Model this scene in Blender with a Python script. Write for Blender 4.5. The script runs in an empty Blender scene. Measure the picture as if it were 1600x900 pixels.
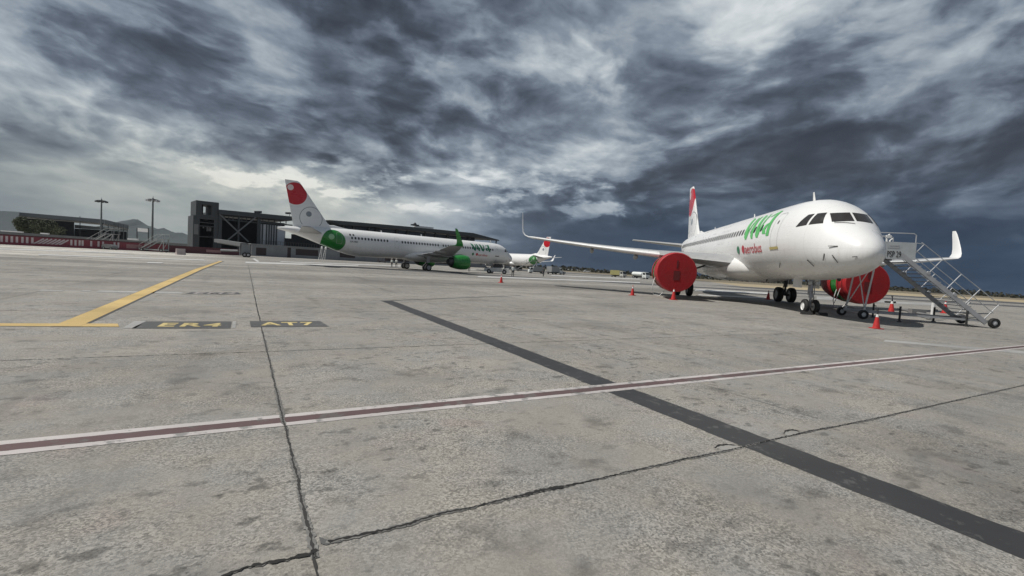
import bpy, bmesh, math, random
from mathutils import Vector, Matrix
random.seed(7)
S = bpy.context.scene
COL = S.collection
R = math.radians
# ------------------------------------------------------------------ camera
W0, H0, FPX = 1600., 900., 731.4
CAMH, YAW, PITCH, ROLL = 1.65, .5193, -.0490, .0596
Fv = Vector((math.sin(YAW)*math.cos(PITCH), math.cos(YAW)*math.cos(PITCH), math.sin(PITCH)))
Rv = Fv.cross(Vector((0, 0, 1))).normalized(); Uv = Rv.cross(Fv)
Rv, Uv = Rv*math.cos(ROLL)+Uv*math.sin(ROLL), -Rv*math.sin(ROLL)+Uv*math.cos(ROLL)
cd = bpy.data.cameras.new("camera"); cam = bpy.data.objects.new("camera", cd); COL.objects.link(cam)
m3 = Matrix((Rv, Uv, -Fv)).transposed()
cam.matrix_world = Matrix.Translation((0, 0, CAMH)) @ m3.to_4x4()
cd.sensor_width = 36; cd.lens = 36*FPX/W0; cd.clip_start = .05; cd.clip_end = 20000
S.camera = cam
def gz(y): return -.22*min(1, max(0, (y-40)/35))
def ray(x, y): return Fv*FPX+Rv*(x-800)-Uv*(y-450)
def G(x, y, z=0):                      # ground point seen in that direction
    d = ray(x, y); zz = z
    for _ in range(10):
        P = Vector((0, 0, CAMH))+d*((zz-CAMH)/d.z); zz = .5*zz+.5*(z+gz(P.y))
    return Vector((P.x, P.y, gz(P.y)+z))
def DP(x, y, D): return Vector((0, 0, CAMH))+ray(x, y)/FPX*D
Fh = Vector((math.sin(YAW), math.cos(YAW), 0)); Rh = Vector((math.cos(YAW), -math.sin(YAW), 0))
def LD(a, b, z=0):                     # lateral, depth
    P = Rh*a+Fh*b; return Vector((P.x, P.y, gz(P.y)+z))
# ------------------------------------------------------------------ light
SUN_DIR = Vector((-.94, .33, 0)).normalized(); EL = R(55)
SUN_DIR = Vector((SUN_DIR.x*math.cos(EL), SUN_DIR.y*math.cos(EL), math.sin(EL)))
sl = bpy.data.lights.new("sun", 'SUN'); so = bpy.data.objects.new("sun", sl); COL.objects.link(so)
sl.energy = 3.95; sl.angle = R(.55); sl.color = (1, .965, .91)
so.rotation_euler = SUN_DIR.to_track_quat('Z', 'Y').to_euler()
S.view_settings.view_transform = 'Standard'; S.view_settings.look = 'None'
S.view_settings.exposure = 0; S.view_settings.gamma = 1; S.view_settings.use_curve_mapping = False

class NT:
    def __init__(s, tree): s.t = tree; s.n = tree.nodes; s.l = tree.links
    def new(s, typ, ins=None, **kw):
        n = s.n.new(typ)
        for k, v in kw.items(): setattr(n, k, v)
        for k, v in (ins or {}).items():
            if isinstance(v, bpy.types.NodeSocket): s.l.new(v, n.inputs[k])
            else: n.inputs[k].default_value = v
        return n
    def m(s, op, a, b=0., c=0., clamp=False):
        n = s.new('ShaderNodeMath', {0: a, 1: b, 2: c}, operation=op); n.use_clamp = clamp; return n.outputs[0]
    def vm(s, op, a, b=(0, 0, 0), out=0):
        n = s.new('ShaderNodeVectorMath', {0: a, 1: b}, operation=op); return n.outputs[out]
    def noise(s, v, sc, det=4, rough=.55, out=0, dist=0.):
        return s.new('ShaderNodeTexNoise', {'Vector': v, 'Scale': sc, 'Detail': det, 'Roughness': rough, 'Distortion': dist}).outputs[out]
    def ramp(s, fac, stops, interp='LINEAR'):
        n = s.new('ShaderNodeValToRGB', {0: fac}); cr = n.color_ramp; cr.interpolation = interp
        while len(cr.elements) > 1: cr.elements.remove(cr.elements[-1])
        cr.elements[0].position = stops[0][0]; c = stops[0][1]; cr.elements[0].color = (*c, 1) if len(c) == 3 else c
        for p, c in stops[1:]:
            e = cr.elements.new(p); e.color = (*c, 1)
        return n.outputs[0]
    def mr(s, v, a, b, c=0., d=1., smooth=True):
        n = s.new('ShaderNodeMapRange', {0: v, 1: a, 2: b, 3: c, 4: d}); n.interpolation_type = 'SMOOTHSTEP' if smooth else 'LINEAR'; return n.outputs[0]
    def mix(s, f, a, b, typ='MIX'):
        n = s.new('ShaderNodeMix', data_type='RGBA', blend_type=typ)
        for i, v in ((0, f), (6, a), (7, b)):
            if isinstance(v, bpy.types.NodeSocket): s.l.new(v, n.inputs[i])
            else: n.inputs[i].default_value = (*v, 1) if isinstance(v, tuple) and len(v) == 3 else v
        return n.outputs[2]
# ------------------------------------------------------------------ sky
Wd = bpy.data.worlds.new("World"); S.world = Wd; Wd.use_nodes = True; Wd.node_tree.nodes.clear()
T = NT(Wd.node_tree)
sky = T.new('ShaderNodeTexSky'); sky.sky_type = 'NISHITA'; sky.sun_disc = False
sky.sun_elevation = EL; sky.sun_rotation = math.atan2(SUN_DIR.x, SUN_DIR.y); sky.dust_density = 2
dirv = T.new('ShaderNodeTexCoord').outputs['Generated']
dn = T.vm('NORMALIZE', dirv)
sep = T.new('ShaderNodeSeparateXYZ', {0: dn})
dx, dy, dz = sep.outputs
# cloud deck coordinates (perspective of a flat layer overhead)
adz = T.m('ABSOLUTE', dz)
kk = T.m('DIVIDE', 1.15, T.m('ADD', adz, .42))
lat = T.vm('DOT_PRODUCT', dn, tuple(Rh), out=1)
zz = T.m('MULTIPLY', T.m('LOGARITHM', T.m('ADD', adz, .12), math.e), .95)
zz = T.m('ADD', zz, T.m('SUBTRACT', T.m('MULTIPLY', lat, .24), T.m('MULTIPLY', T.m('MULTIPLY', lat, lat), .34)))
q = T.new('ShaderNodeCombineXYZ', {0: T.m('MULTIPLY', dx, kk), 1: T.m('MULTIPLY', dy, kk), 2: zz}).outputs[0]
def scaled(vec, k): n = T.vm('SCALE', vec); n.node.inputs['Scale'].default_value = k; return n
def warp(vec, sc, amt, det=3): return T.vm('ADD', vec, scaled(T.vm('SUBTRACT', T.noise(vec, sc, det, .5, out=1), (.5, .5, .5)), amt))
q2 = warp(warp(q, 1.3, .40), 4.5, .07)
SUNQ = (-.02, .02, .055)
def body(vec): return T.noise(vec, 2.6, 7, .50)
n1 = body(q2); n1b = body(T.vm('ADD', q2, SUNQ))
m1 = T.noise(q2, 7., 7, .56); m1b = T.noise(T.vm('ADD', q2, (-.008, .008, .022)), 7., 7, .56)
relief = T.m('ADD', T.m('MULTIPLY', T.m('SUBTRACT', n1b, n1), 3.0), T.m('MULTIPLY', T.m('SUBTRACT', m1b, m1), .9))
wd = scaled(T.vm('SUBTRACT', T.noise(q, 2.3, 6, .55, out=1), (.5, .5, .5)), .34)
wdir = T.vm('NORMALIZE', T.vm('ADD', dn, wd))
BL = [  # direction (as photo px), angular radius in px, brightness change
 (330, 190, 170, -.14), (60, 190, 200, -.12), (560, 160, 120, -.16), (440, 80, 110, -.10), (640, 240, 90, -.10), (480, 130, 60, -.08),
 (720, 40, 200, .0), (1000, 60, 220, .20), (1250, 50, 300, .14), (1540, 60, 260, .16), (900, 170, 120, .03), (1060, 170, 60, -.12),
 (1450, 215, 200, -.16), (1220, 195, 110, -.10), (1500, 370, 260, -.12), (1150, 270, 150, -.10), (1350, 430, 300, -.10),
 (420, 50, 60, .14), (370, 90, 70, .10), (120, 265, 180, .22), (330, 295, 150, .22), (540, 310, 110, .20), (180, 220, 60, .04), (60, 345, 190, .04), (300, 350, 180, .08), (560, 350, 150, .16),
 (450, 165, 45, .16), (690, 300, 100, .16), (790, 250, 90, .14), (880, 290, 90, .12), (660, 350, 110, .15), (960, 350, 150, -.16), (100, 80, 110, .10), (900, 400, 160, -.10),
]
base = None
for (px, py, rad, amt) in BL:
    c = ray(px, py).normalized(); ang = rad/760.
    dt = T.vm('DOT_PRODUCT', wdir, tuple(c), out=1)
    g = T.mr(dt, math.cos(ang*1.25), 1., 0., amt)
    base = g if base is None else T.m('ADD', base, g)
base = T.m('ADD', base, .385)
hz = T.mr(dz, .05, .20)                                  # clouds calm down towards the horizon
amp = T.m('MULTIPLY_ADD', hz, .84, .16)
v = T.m('ADD', base, T.m('MULTIPLY', T.mr(n1, .34, .66, .5, -.5, False), T.m('MULTIPLY', amp, .26)))
v = T.m('ADD', v, T.m('MULTIPLY', T.mr(n1, .43, .55, .5, -.5), T.m('MULTIPLY', amp, .20)))
v = T.m('ADD', v, T.m('MULTIPLY', T.mr(m1, .3, .7, .5, -.5, False), T.m('MULTIPLY', amp, .06)))
v = T.m('ADD', v, T.m('MULTIPLY', relief, T.m('MULTIPLY', amp, .44)))
# small sunlit cumulus above the rain band
ed = T.m('MULTIPLY', T.mr(dz, .085, .115), T.mr(dz, .25, .13))
pv_ = T.new('ShaderNodeMapping', {'Vector': dn, 'Scale': (1, 1, 2.6)}).outputs[0]; pv_ = warp(pv_, 9., .05)
puff = T.mr(T.noise(pv_, 8., 8, .58), .50, .60)
lft = T.mr(T.vm('DOT_PRODUCT', dn, tuple(ray(700, 320).normalized()), out=1), .82, .97)
v = T.m('ADD', v, T.m('MULTIPLY', T.m('MULTIPLY', ed, puff), T.m('MULTIPLY', lft, .42)))
# the unseen sunny half of the sky
bk = T.mr(T.vm('DOT_PRODUCT', dn, tuple(-Fh), out=1), .0, .7)
v = T.m('ADD', v, T.m('MULTIPLY', bk, .08))
v = T.m('ADD', v, T.mr(dz, .52, .85, 0., -.16))
tint = T.mr(T.vm('DOT_PRODUCT', dn, tuple(ray(1500, 440).normalized()), out=1), .50, .95)
low = T.mr(dz, .22, .05)
blue = T.m('MULTIPLY', tint, low)
vr_ = T.mr(v, -.25, 1.15, 0., 1., False)
cg = T.ramp(vr_, [(0, (.026, .034, .050)), (.179, (.042, .053, .075)), (.307, (.068, .085, .118)), (.436, (.125, .155, .205)), (.571, (.235, .283, .345)), (.714, (.40, .455, .505)), (.857, (.62, .665, .69)), (1., (.84, .87, .88))])
cb = T.ramp(vr_, [(0, (.012, .025, .052)), (.179, (.018, .036, .070)), (.307, (.036, .062, .108)), (.436, (.085, .125, .185)), (.607, (.25, .31, .38)), (.857, (.60, .64, .68)), (1., (.8, .83, .85))])
cc = T.mix(blue, cg, cb)
warm = T.m('MULTIPLY', T.mr(T.vm('DOT_PRODUCT', dn, tuple(ray(150, 330).normalized()), out=1), .80, .98), T.mr(dz, .26, .06))
cc = T.mix(warm, cc, T.vm('MULTIPLY', cc, (1.10, 1.04, .90)))
bg1 = T.new('ShaderNodeBackground', {0: sky.outputs[0], 1: .08})
bg2 = T.new('ShaderNodeBackground', {0: cc, 1: 1.})
thin = T.mr(v, .95, 1.25, 1., .9)
ms = T.new('ShaderNodeMixShader', {0: thin}); T.l.new(bg1.outputs[0], ms.inputs[1]); T.l.new(bg2.outputs[0], ms.inputs[2])
T.l.new(ms.outputs[0], T.new('ShaderNodeOutputWorld').inputs[0])
# ------------------------------------------------------------------ materials
MATS = {}
def mat(name, col=(.5, .5, .5), rough=.6, metal=0., var=.12, scale=3., coat=0., bump=0., emit=None):
    if name in MATS: return MATS[name]
    m = bpy.data.materials.new(name); m.use_nodes = True; m.node_tree.nodes.clear(); t = NT(m.node_tree)
    oc = t.new('ShaderNodeTexCoord').outputs['Object']
    n = t.noise(oc, scale, 5, .6)
    f = t.mr(n, .3, .7, 1-var, 1+var*.6, False)
    c = t.vm('SCALE', col); c.node.inputs['Scale'].default_value = 1; t.l.new(f, c.node.inputs['Scale'])
    rr = t.mr(n, .3, .7, max(0.02, rough-.08), min(1, rough+.08), False)
    b = t.new('ShaderNodeBsdfPrincipled', {'Base Color': c, 'Roughness': rr, 'Metallic': metal, 'Coat Weight': coat})
    if bump: 
        bn = t.new('ShaderNodeBump', {'Height': t.noise(oc, scale*8, 4, .6), 'Strength': .4, 'Distance': bump}); t.l.new(bn.outputs[0], b.inputs['Normal'])
    if emit: b.inputs['Emission Color'].default_value = (*emit, 1); b.inputs['Emission Strength'].default_value = 1
    o = t.new('ShaderNodeOutputMaterial'); t.l.new(b.outputs[0], o.inputs[0]); MATS[name] = m; return m
WHITE = mat('white_paint', (.80, .80, .79), .3, var=.05, scale=.6, coat=.3)
GLASS = mat('dark_glass', (.012, .014, .017), .08, var=.1)
CPGLASS = mat('cockpit_glass', (.045, .042, .040), .2, var=.2)
GREYP = mat('grey_paint', (.42, .43, .44), .45)
LGREY = mat('light_grey_paint', (.62, .63, .63), .45)
DGREY = mat('dark_grey', (.06, .062, .066), .6)
BLACK = mat('black_rubber', (.018, .018, .018), .75, var=.3, scale=8)
STEEL = mat('steel', (.35, .35, .36), .38, .8)
STEELD = mat('dark_steel', (.10, .10, .105), .5, .5)
ALU = mat('galvanised', (.50, .51, .52), .45, .35)
REDF = mat('red_fabric_lit', (.44, .024, .030), .5, var=.28, scale=2.2, bump=.02)  # cover fabric, lightened for the sun falling on its sides
REDD = mat('red_fabric_dark', (.10, .003, .005), .7)
GREEN = mat('green_paint', (.02, .22, .035), .3, coat=.3, var=.08)
GREENL = mat('letter_green', (.12, .50, .14), .35)
GREENDK = mat('letter_dark_green', (.02, .20, .09), .35)
REDL = mat('letter_red', (.52, .02, .04), .35)
INK = mat('ink', (.03, .03, .03), .5)
YEL = mat('yellow_paint', (.66, .50, .12), .5)
CONE = mat('cone_red', (.50, .028, .026), .5, var=.18, scale=9)
CWHITE = mat('cone_band', (.78, .78, .76), .4)
LINE = mat('door_line', (.42, .43, .42), .5)
SILL = mat('door_sill', (.62, .54, .22), .4, .3)

def airframe_mat(name, L, top=9.99, fin=True, rear=True, fz=0.):
    """white paint with the red, grey and green discs of the livery"""
    m = bpy.data.materials.new(name); m.use_nodes = True; m.node_tree.nodes.clear(); t = NT(m.node_tree)
    oc = t.new('ShaderNodeTexCoord').outputs['Object']; sp = t.new('ShaderNodeSeparateXYZ', {0: oc}); x, y, z = sp.outputs
    n = t.noise(t.new('ShaderNodeMapping', {'Vector': oc, 'Scale': (.25, 1, 1)}).outputs[0], 1.6, 5, .6)
    grime = t.mr(z, 3.2, 1.7, 0., .55)
    gr = t.m('MULTIPLY', grime, t.mr(n, .35, .7, .3, 1.))
    col = t.mix(gr, (.80, .80, .785), (.52, .50, .44))
    # skin panel seams, faint
    sx = t.m('ABSOLUTE', t.m('SUBTRACT', t.m('FRACT', t.m('DIVIDE', x, 2.67)), .5))
    seam = t.mr(sx, .4945, .498, 0., .26)
    sy_ = t.m('ABSOLUTE', t.m('SUBTRACT', t.m('FRACT', t.m('DIVIDE', t.m('ADD', z, .33), 1.18)), .5)); seam = t.m('MAXIMUM', seam, t.mr(sy_, .490, .496, 0., .18))
    strk = t.noise(t.new('ShaderNodeMapping', {'Vector': oc, 'Scale': (3.2, 3.2, .5)}).outputs[0], 1.5, 4, .6); gr2 = t.m('MULTIPLY', t.mr(z, 4.2, 2.2), t.mr(strk, .5, .72, 0., .30)); col = t.mix(gr2, col, (.42, .39, .33))
    col = t.mix(seam, col, (.35, .35, .35))
    def dist(cx, cz):
        a = t.m('SUBTRACT', x, cx); b = t.m('SUBTRACT', z, cz)
        return t.m('SQRT', t.m('ADD', t.m('MULTIPLY', a, a), t.m('MULTIPLY', b, b)))
    def disc(c, cx, cz, r, colr, soft=.02):
        return t.mix(t.mr(dist(cx, cz), r+soft, r-soft), c, colr)
    if fin:
        up = t.m('GREATER_THAN', z, 6.0)
        c2 = disc(col, -(L-2.75+fz), 9.95+fz*.9, 1.60, (.50, .010, .020)); c2 = disc(c2, -(L-2.05+fz), 10.75+fz*.9, .42, (.80, .66, .64))
        d = dist(-(L-4.6), 7.05); ring = t.m('MULTIPLY', t.mr(d, 1.55, 1.59), t.mr(d, 1.66, 1.62))
        c2 = t.mix(ring, c2, (.13, .15, .17)); c2 = disc(c2, -(L-4.25), 7.6, .40, (.22, .25, .28))
        col = t.mix(up, col, c2)
    if rear:
        dn_ = t.m('LESS_THAN', z, 5.75)
        c3 = disc(col, -(L-7.55), 3.85, 1.72, (.022, .20, .035)); c3 = disc(c3, -(L-7.2), 4.5, .42, (.30, .52, .30))
        col = t.mix(dn_, col, c3)
    b = t.new('ShaderNodeBsdfPrincipled', {'Base Color': col, 'Roughness': t.mr(n, .3, .7, .24, .36), 'Coat Weight': .25, 'Coat Roughness': .15})
    o = t.new('ShaderNodeOutputMaterial'); t.l.new(b.outputs[0], o.inputs[0]); return m
# ------------------------------------------------------------------ mesh helpers
def cr_interp(tab, s):                 # monotone-ish cubic through a table of (s, values...)
    if s <= tab[0][0]: return tab[0][1:]
    if s >= tab[-1][0]: return tab[-1][1:]
    for i in range(len(tab)-1):
        if tab[i][0] <= s <= tab[i+1][0]: break
    a, b = tab[i], tab[i+1]; h = b[0]-a[0]; u = (s-a[0])/h; out = []
    for k in range(1, len(a)):
        d = (b[k]-a[k])/h
        def sl_(j):
            if j <= 0 or j >= len(tab)-1: return None
            d0 = (tab[j][k]-tab[j-1][k])/(tab[j][0]-tab[j-1][0]); d1 = (tab[j+1][k]-tab[j][k])/(tab[j+1][0]-tab[j][0])
            return 0. if d0*d1 <= 0 else 2*d0*d1/(d0+d1)
        m0 = sl_(i); m1 = sl_(i+1); m0 = d if m0 is None else m0; m1 = d if m1 is None else m1
        out.append((2*u**3-3*u*u+1)*a[k]+(u**3-2*u*u+u)*h*m0+(-2*u**3+3*u*u)*b[k]+(u**3-u*u)*h*m1)
    return tuple(out)
class MB:
    def __init__(s): s.v = []; s.f = []; s.mi = []; s.mats = []; s.cur = 0
    def use(s, m):
        if m not in s.mats: s.mats.append(m)
        s.cur = s.mats.index(m); return s
    def face(s, idx): s.f.append(tuple(idx)); s.mi.append(s.cur)
    def poly(s, pts):
        k = len(s.v); s.v += [tuple(p) for p in pts]; s.face(range(k, k+len(pts))); return s
    def box(s, c, size, rz=0., M=None):
        k = len(s.v); c = Vector(c); Rm = Matrix.Rotation(rz, 3, 'Z') if M is None else M
        for sx in (-.5, .5):
            for sy in (-.5, .5):
                for sz in (-.5, .5): s.v.append(tuple(c+Rm @ Vector((sx*size[0], sy*size[1], sz*size[2]))))
        for f in ((0, 1, 3, 2), (4, 6, 7, 5), (0, 4, 5, 1), (2, 3, 7, 6), (0, 2, 6, 4), (1, 5, 7, 3)): s.face(k+i for i in f)
        return s
    def bx(s, x0, x1, y0, y1, z0, z1): return s.box(((x0+x1)/2, (y0+y1)/2, (z0+z1)/2), (abs(x1-x0), abs(y1-y0), abs(z1-z0)))
    def beam(s, a, b, w, h):
        a = Vector(a); b = Vector(b); d = b-a; L = d.length; X = d.normalized()
        Z = Vector((0, 0, 1)) if abs(X.z) < .99 else Vector((0, 1, 0)); Y = Z.cross(X).normalized(); Z = X.cross(Y)
        return s.box((a+b)/2, (L, w, h), M=Matrix((X, Y, Z)).transposed())
    def loft(s, rings, cap=True, closed=True):
        k0 = len(s.v); n = len(rings[0])
        for r in rings: s.v += [tuple(p) for p in r]
        for i in range(len(rings)-1):
            for j in range(n if closed else n-1):
                a = k0+i*n+j; b = k0+i*n+(j+1) % n; s.face((a, b, b+n, a+n))
        if cap:
            s.face(reversed(range(k0, k0+n))); s.face(range(k0+(len(rings)-1)*n, k0+len(rings)*n))
        return s
    def tube(s, pts, r, n=8, cap=True):
        pts = [Vector(p) for p in pts]; rs = r if isinstance(r, (list, tuple)) else [r]*len(pts); rings = []
        T0 = (pts[1]-pts[0]).normalized(); up = Vector((0, 0, 1)) if abs(T0.z) < .9 else Vector((0, 1, 0)); X = up.cross(T0).normalized()
        for i, p in enumerate(pts):
            t_ = (pts[min(i+1, len(pts)-1)]-pts[max(i-1, 0)]).normalized(); X = (X-t_*X.dot(t_)).normalized(); Y = t_.cross(X)
            rings.append([p+(X*math.cos(a)+Y*math.sin(a))*rs[i] for a in [2*math.pi*j/n for j in range(n)]])
        return s.loft(rings, cap)
    def revolve(s, c, ax, prof, n=24, cap=True):  # prof: list of (along, radius)
        c = Vector(c); ax = Vector(ax).normalized(); up = Vector((0, 0, 1)) if abs(ax.z) < .9 else Vector((1, 0, 0)); X = up.cross(ax).normalized(); Y = ax.cross(X)
        return s.loft([[c+ax*a+(X*math.cos(t_)+Y*math.sin(t_))*r_ for t_ in [2*math.pi*j/n for j in range(n)]] for a, r_ in prof], cap)
    def build(s, name, m=None, parent=None, smooth=True, angle=35, label=None, cat=None, group=None, kind=None, origin=None):
        me = bpy.data.meshes.new(name); off = Vector(origin) if origin else Vector()
        me.from_pydata([tuple(Vector(v)-off) for v in s.v], [], s.f)
        for mm in (s.mats or [m]): me.materials.append(mm)
        if s.mats: me.polygons.foreach_set('material_index', s.mi)
        bm = bmesh.new(); bm.from_mesh(me); bmesh.ops.recalc_face_normals(bm, faces=bm.faces)
        for f in bm.faces: f.smooth = smooth
        for e in bm.edges:
            if smooth and len(e.link_faces) == 2 and e.calc_face_angle(0) > R(angle): e.smooth = False
        bm.to_mesh(me); bm.free()
        o = bpy.data.objects.new(name, me); COL.objects.link(o)
        if origin: o.location = off
        if parent: o.parent = parent
        return tag(o, label, cat, group, kind)
def tag(o, label=None, cat=None, group=None, kind=None):
    for k, v_ in (('label', label), ('category', cat), ('group', group), ('kind', kind)):
        if v_: o[k] = v_
    return o
def thing(name, loc, rz, label, cat, group=None):
    o = bpy.data.objects.new(name, None); COL.objects.link(o); o.location = loc; o.rotation_euler = (0, 0, rz); o.empty_display_size = .3
    return tag(o, label, cat, group)
def copy_tree(o, parent=None):
    c = o.copy(); COL.objects.link(c)
    if parent: c.parent = parent
    for ch in [x for x in bpy.data.objects if x.parent == o]: copy_tree(ch, c)
    return c
def font_mesh(txt, size, bold=.0, sp=1.):
    """returns verts(2d), faces of a filled text outline"""
    cu = bpy.data.curves.new('t', 'FONT'); cu.body = txt; cu.size = size; cu.offset = bold; cu.resolution_u = 3; cu.space_character = sp
    ob = bpy.data.objects.new('t', cu); COL.objects.link(ob)
    dg = bpy.context.evaluated_depsgraph_get(); me = ob.evaluated_get(dg).to_mesh()
    vs = [tuple(v.co) for v in me.vertices]; fs = [tuple(p.vertices) for p in me.polygons]
    ob.evaluated_get(dg).to_mesh_clear(); bpy.data.objects.remove(ob); bpy.data.curves.remove(cu)
    return vs, fs
def add_text(mb, txt, size, fn, bold=0.):
    vs, fs = font_mesh(txt, size, bold); k = len(mb.v); mb.v += [tuple(fn(x, y)) for x, y, _ in vs]
    for f in fs: mb.face(k+i for i in f)
    return max(v[0] for v in vs)
# ------------------------------------------------------------------ ground
def split_build(mb, name, m, z, kind='structure', **kw):
    """a sheet following the apron's gentle fall, z metres above it"""
    me = bpy.data.meshes.new(name); me.from_pydata(mb.v, [], mb.f)
    for mm in (mb.mats or [m]): me.materials.append(mm)
    if mb.mats: me.polygons.foreach_set('material_index', mb.mi)
    bm = bmesh.new(); bm.from_mesh(me)
    for yy in (40, 75):
        bmesh.ops.bisect_plane(bm, geom=bm.verts[:]+bm.edges[:]+bm.faces[:], plane_co=(0, yy, 0), plane_no=(0, 1, 0))
    for v_ in bm.verts: v_.co.z = gz(v_.co.y)+z
    bmesh.ops.recalc_face_normals(bm, faces=bm.faces)
    for f in bm.faces:
        if f.normal.z < 0: f.normal_flip()
    bm.to_mesh(me); bm.free()
    o = bpy.data.objects.new(name, me); COL.objects.link(o); return tag(o, kind=kind, **kw)
def ribbon(mb, pts, ws):
    pts = [Vector((p[0], p[1], 0)) for p in pts]; L = []; Rr = []
    for i, p in enumerate(pts):
        d = (pts[min(i+1, len(pts)-1)]-pts[max(i-1, 0)]).normalized(); n = Vector((-d.y, d.x, 0)); w = ws[i] if isinstance(ws, list) else ws
        L.append(p+n*w/2); Rr.append(p-n*w/2)
    k = len(mb.v); mb.v += [tuple(p) for p in L]+[tuple(p) for p in Rr]; n = len(pts)
    for i in range(n-1): mb.face((k+i, k+i+1, k+n+i+1, k+n+i))
def concrete():
    m = bpy.data.materials.new('apron_concrete'); m.use_nodes = True; m.node_tree.nodes.clear(); t = NT(m.node_tree)
    oc = t.new('ShaderNodeTexCoord').outputs['Object']; sp = t.new('ShaderNodeSeparateXYZ', {0: oc}); x, y, _ = sp.outputs
    big = t.noise(oc, .035, 5, .6); med = t.noise(oc, .45, 6, .62); sm = t.noise(oc, 3.1, 6, .6)
    f = t.m('MULTIPLY_ADD', big, .34, .83); f = t.m('MULTIPLY', f, t.m('MULTIPLY_ADD', med, .60, .70)); f = t.m('MULTIPLY', f, t.m('MULTIPLY_ADD', sm, .30, .85))
    # slab to slab tone
    fx = t.m('FLOOR', t.m('DIVIDE', t.m('SUBTRACT', x, .38), 5.75)); fy = t.m('FLOOR', t.m('DIVIDE', t.m('SUBTRACT', y, 2.75), 5.75))
    wn = t.new('ShaderNodeTexWhiteNoise', {0: t.new('ShaderNodeCombineXYZ', {0: fx, 1: fy}).outputs[0]}); f = t.m('MULTIPLY', f, t.m('MULTIPLY_ADD', wn.outputs[0], .16, .90))
    # exposed aggregate
    vo = t.new('ShaderNodeTexVoronoi', {'Vector': oc, 'Scale': 75.}); vr = t.new('ShaderNodeSeparateColor', {0: vo.outputs['Color']}).outputs[0]
    agg = t.mr(t.noise(oc, .8, 4, .6), .36, .62, .25, 1.)
    f = t.m('MULTIPLY', f, t.m('ADD', 1., t.m('MULTIPLY', t.m('SUBTRACT', vr, .5), t.m('MULTIPLY', agg, .95))))
    gr = t.noise(oc, 170, 2, .6); f = t.m('MULTIPLY', f, t.m('MULTIPLY_ADD', gr, 1.0, .50))
    pit = t.mr(t.noise(oc, 46, 3, .55), .34, .29, 0., .55); f = t.m('MULTIPLY', f, t.m('SUBTRACT', 1., t.m('MULTIPLY', pit, agg)))
    # oil and damp stains: blotches of several sizes, drawn out along the traffic
    st = t.new('ShaderNodeMapping', {'Vector': oc, 'Rotation': (0, 0, R(-14)), 'Scale': (.85, 1.1, 1)}).outputs[0]
    s1 = t.mr(t.noise(st, 1.9, 5, .55), .555, .70, 0., .36)
    s2 = t.mr(t.noise(t.vm('ADD', st, (9, 4, 0)), 6.2, 4, .5), .565, .67, 0., .50)
    s3 = t.mr(t.noise(t.vm('ADD', st, (3, 40, 0)), 17., 3, .5), .61, .70, 0., .42)
    s4 = t.mr(t.noise(t.vm('ADD', st, (33, 4, 0)), .33, 5, .6), .52, .70, 0., .22)
    cl = t.mr(t.noise(t.vm('ADD', oc, (5, 77, 0)), .42, 4, .6), .40, .62, .15, 1.)
    s2 = t.m('MULTIPLY', s2, cl); s3 = t.m('MULTIPLY', s3, cl)
    for s_ in (s1, s2, s3, s4): f = t.m('MULTIPLY', f, t.m('SUBTRACT', 1., s_))
    # tyre and sweeping streaks farther out
    sk = t.new('ShaderNodeMapping', {'Vector': oc, 'Rotation': (0, 0, R(-30)), 'Scale': (.012, .13, 1)}).outputs[0]
    k_ = t.noise(sk, 1., 6, .62); far = t.mr(y, 10, 30)
    f = t.m('MULTIPLY', f, t.m('ADD', 1., t.m('MULTIPLY', far, t.mr(k_, .32, .68, -.38, .30, False))))
    sk2 = t.new('ShaderNodeMapping', {'Vector': oc, 'Rotation': (0, 0, R(6)), 'Scale': (.9, .05, 1)}).outputs[0]
    f = t.m('MULTIPLY', f, t.m('SUBTRACT', 1., t.mr(t.noise(sk2, 1.3, 4, .6), .56, .72, 0., .20)))
    # lighter concrete by the barriers (far left)
    fl = t.m('MULTIPLY', t.mr(x, 4, -18), t.mr(y, 45, 75)); f = t.m('MULTIPLY', f, t.m('MULTIPLY_ADD', fl, .75, 1.))
    warm = t.noise(oc, 1.1, 4, .6)
    c0 = t.mix(t.mr(warm, .35, .65), (.275, .265, .244), (.298, .278, .243))
    pk = t.mr(t.noise(t.vm('ADD', oc, (70, 0, 0)), 1.3, 3, .5), .60, .72, 0., .35); c0 = t.mix(pk, c0, (.29, .235, .215))
    c = t.vm('SCALE', c0); t.l.new(f, c.node.inputs['Scale'])
    hgt = t.m('ADD', t.m('MULTIPLY', gr, .5), t.m('ADD', vr, t.m('MULTIPLY', pit, -1.5)))
    bn = t.new('ShaderNodeBump', {'Height': hgt, 'Strength': .5, 'Distance': .0022})
    b = t.new('ShaderNodeBsdfPrincipled', {'Base Color': c, 'Roughness': .82}); t.l.new(bn.outputs[0], b.inputs['Normal'])
    t.l.new(b.outputs[0], t.new('ShaderNodeOutputMaterial').inputs[0]); return m
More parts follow.
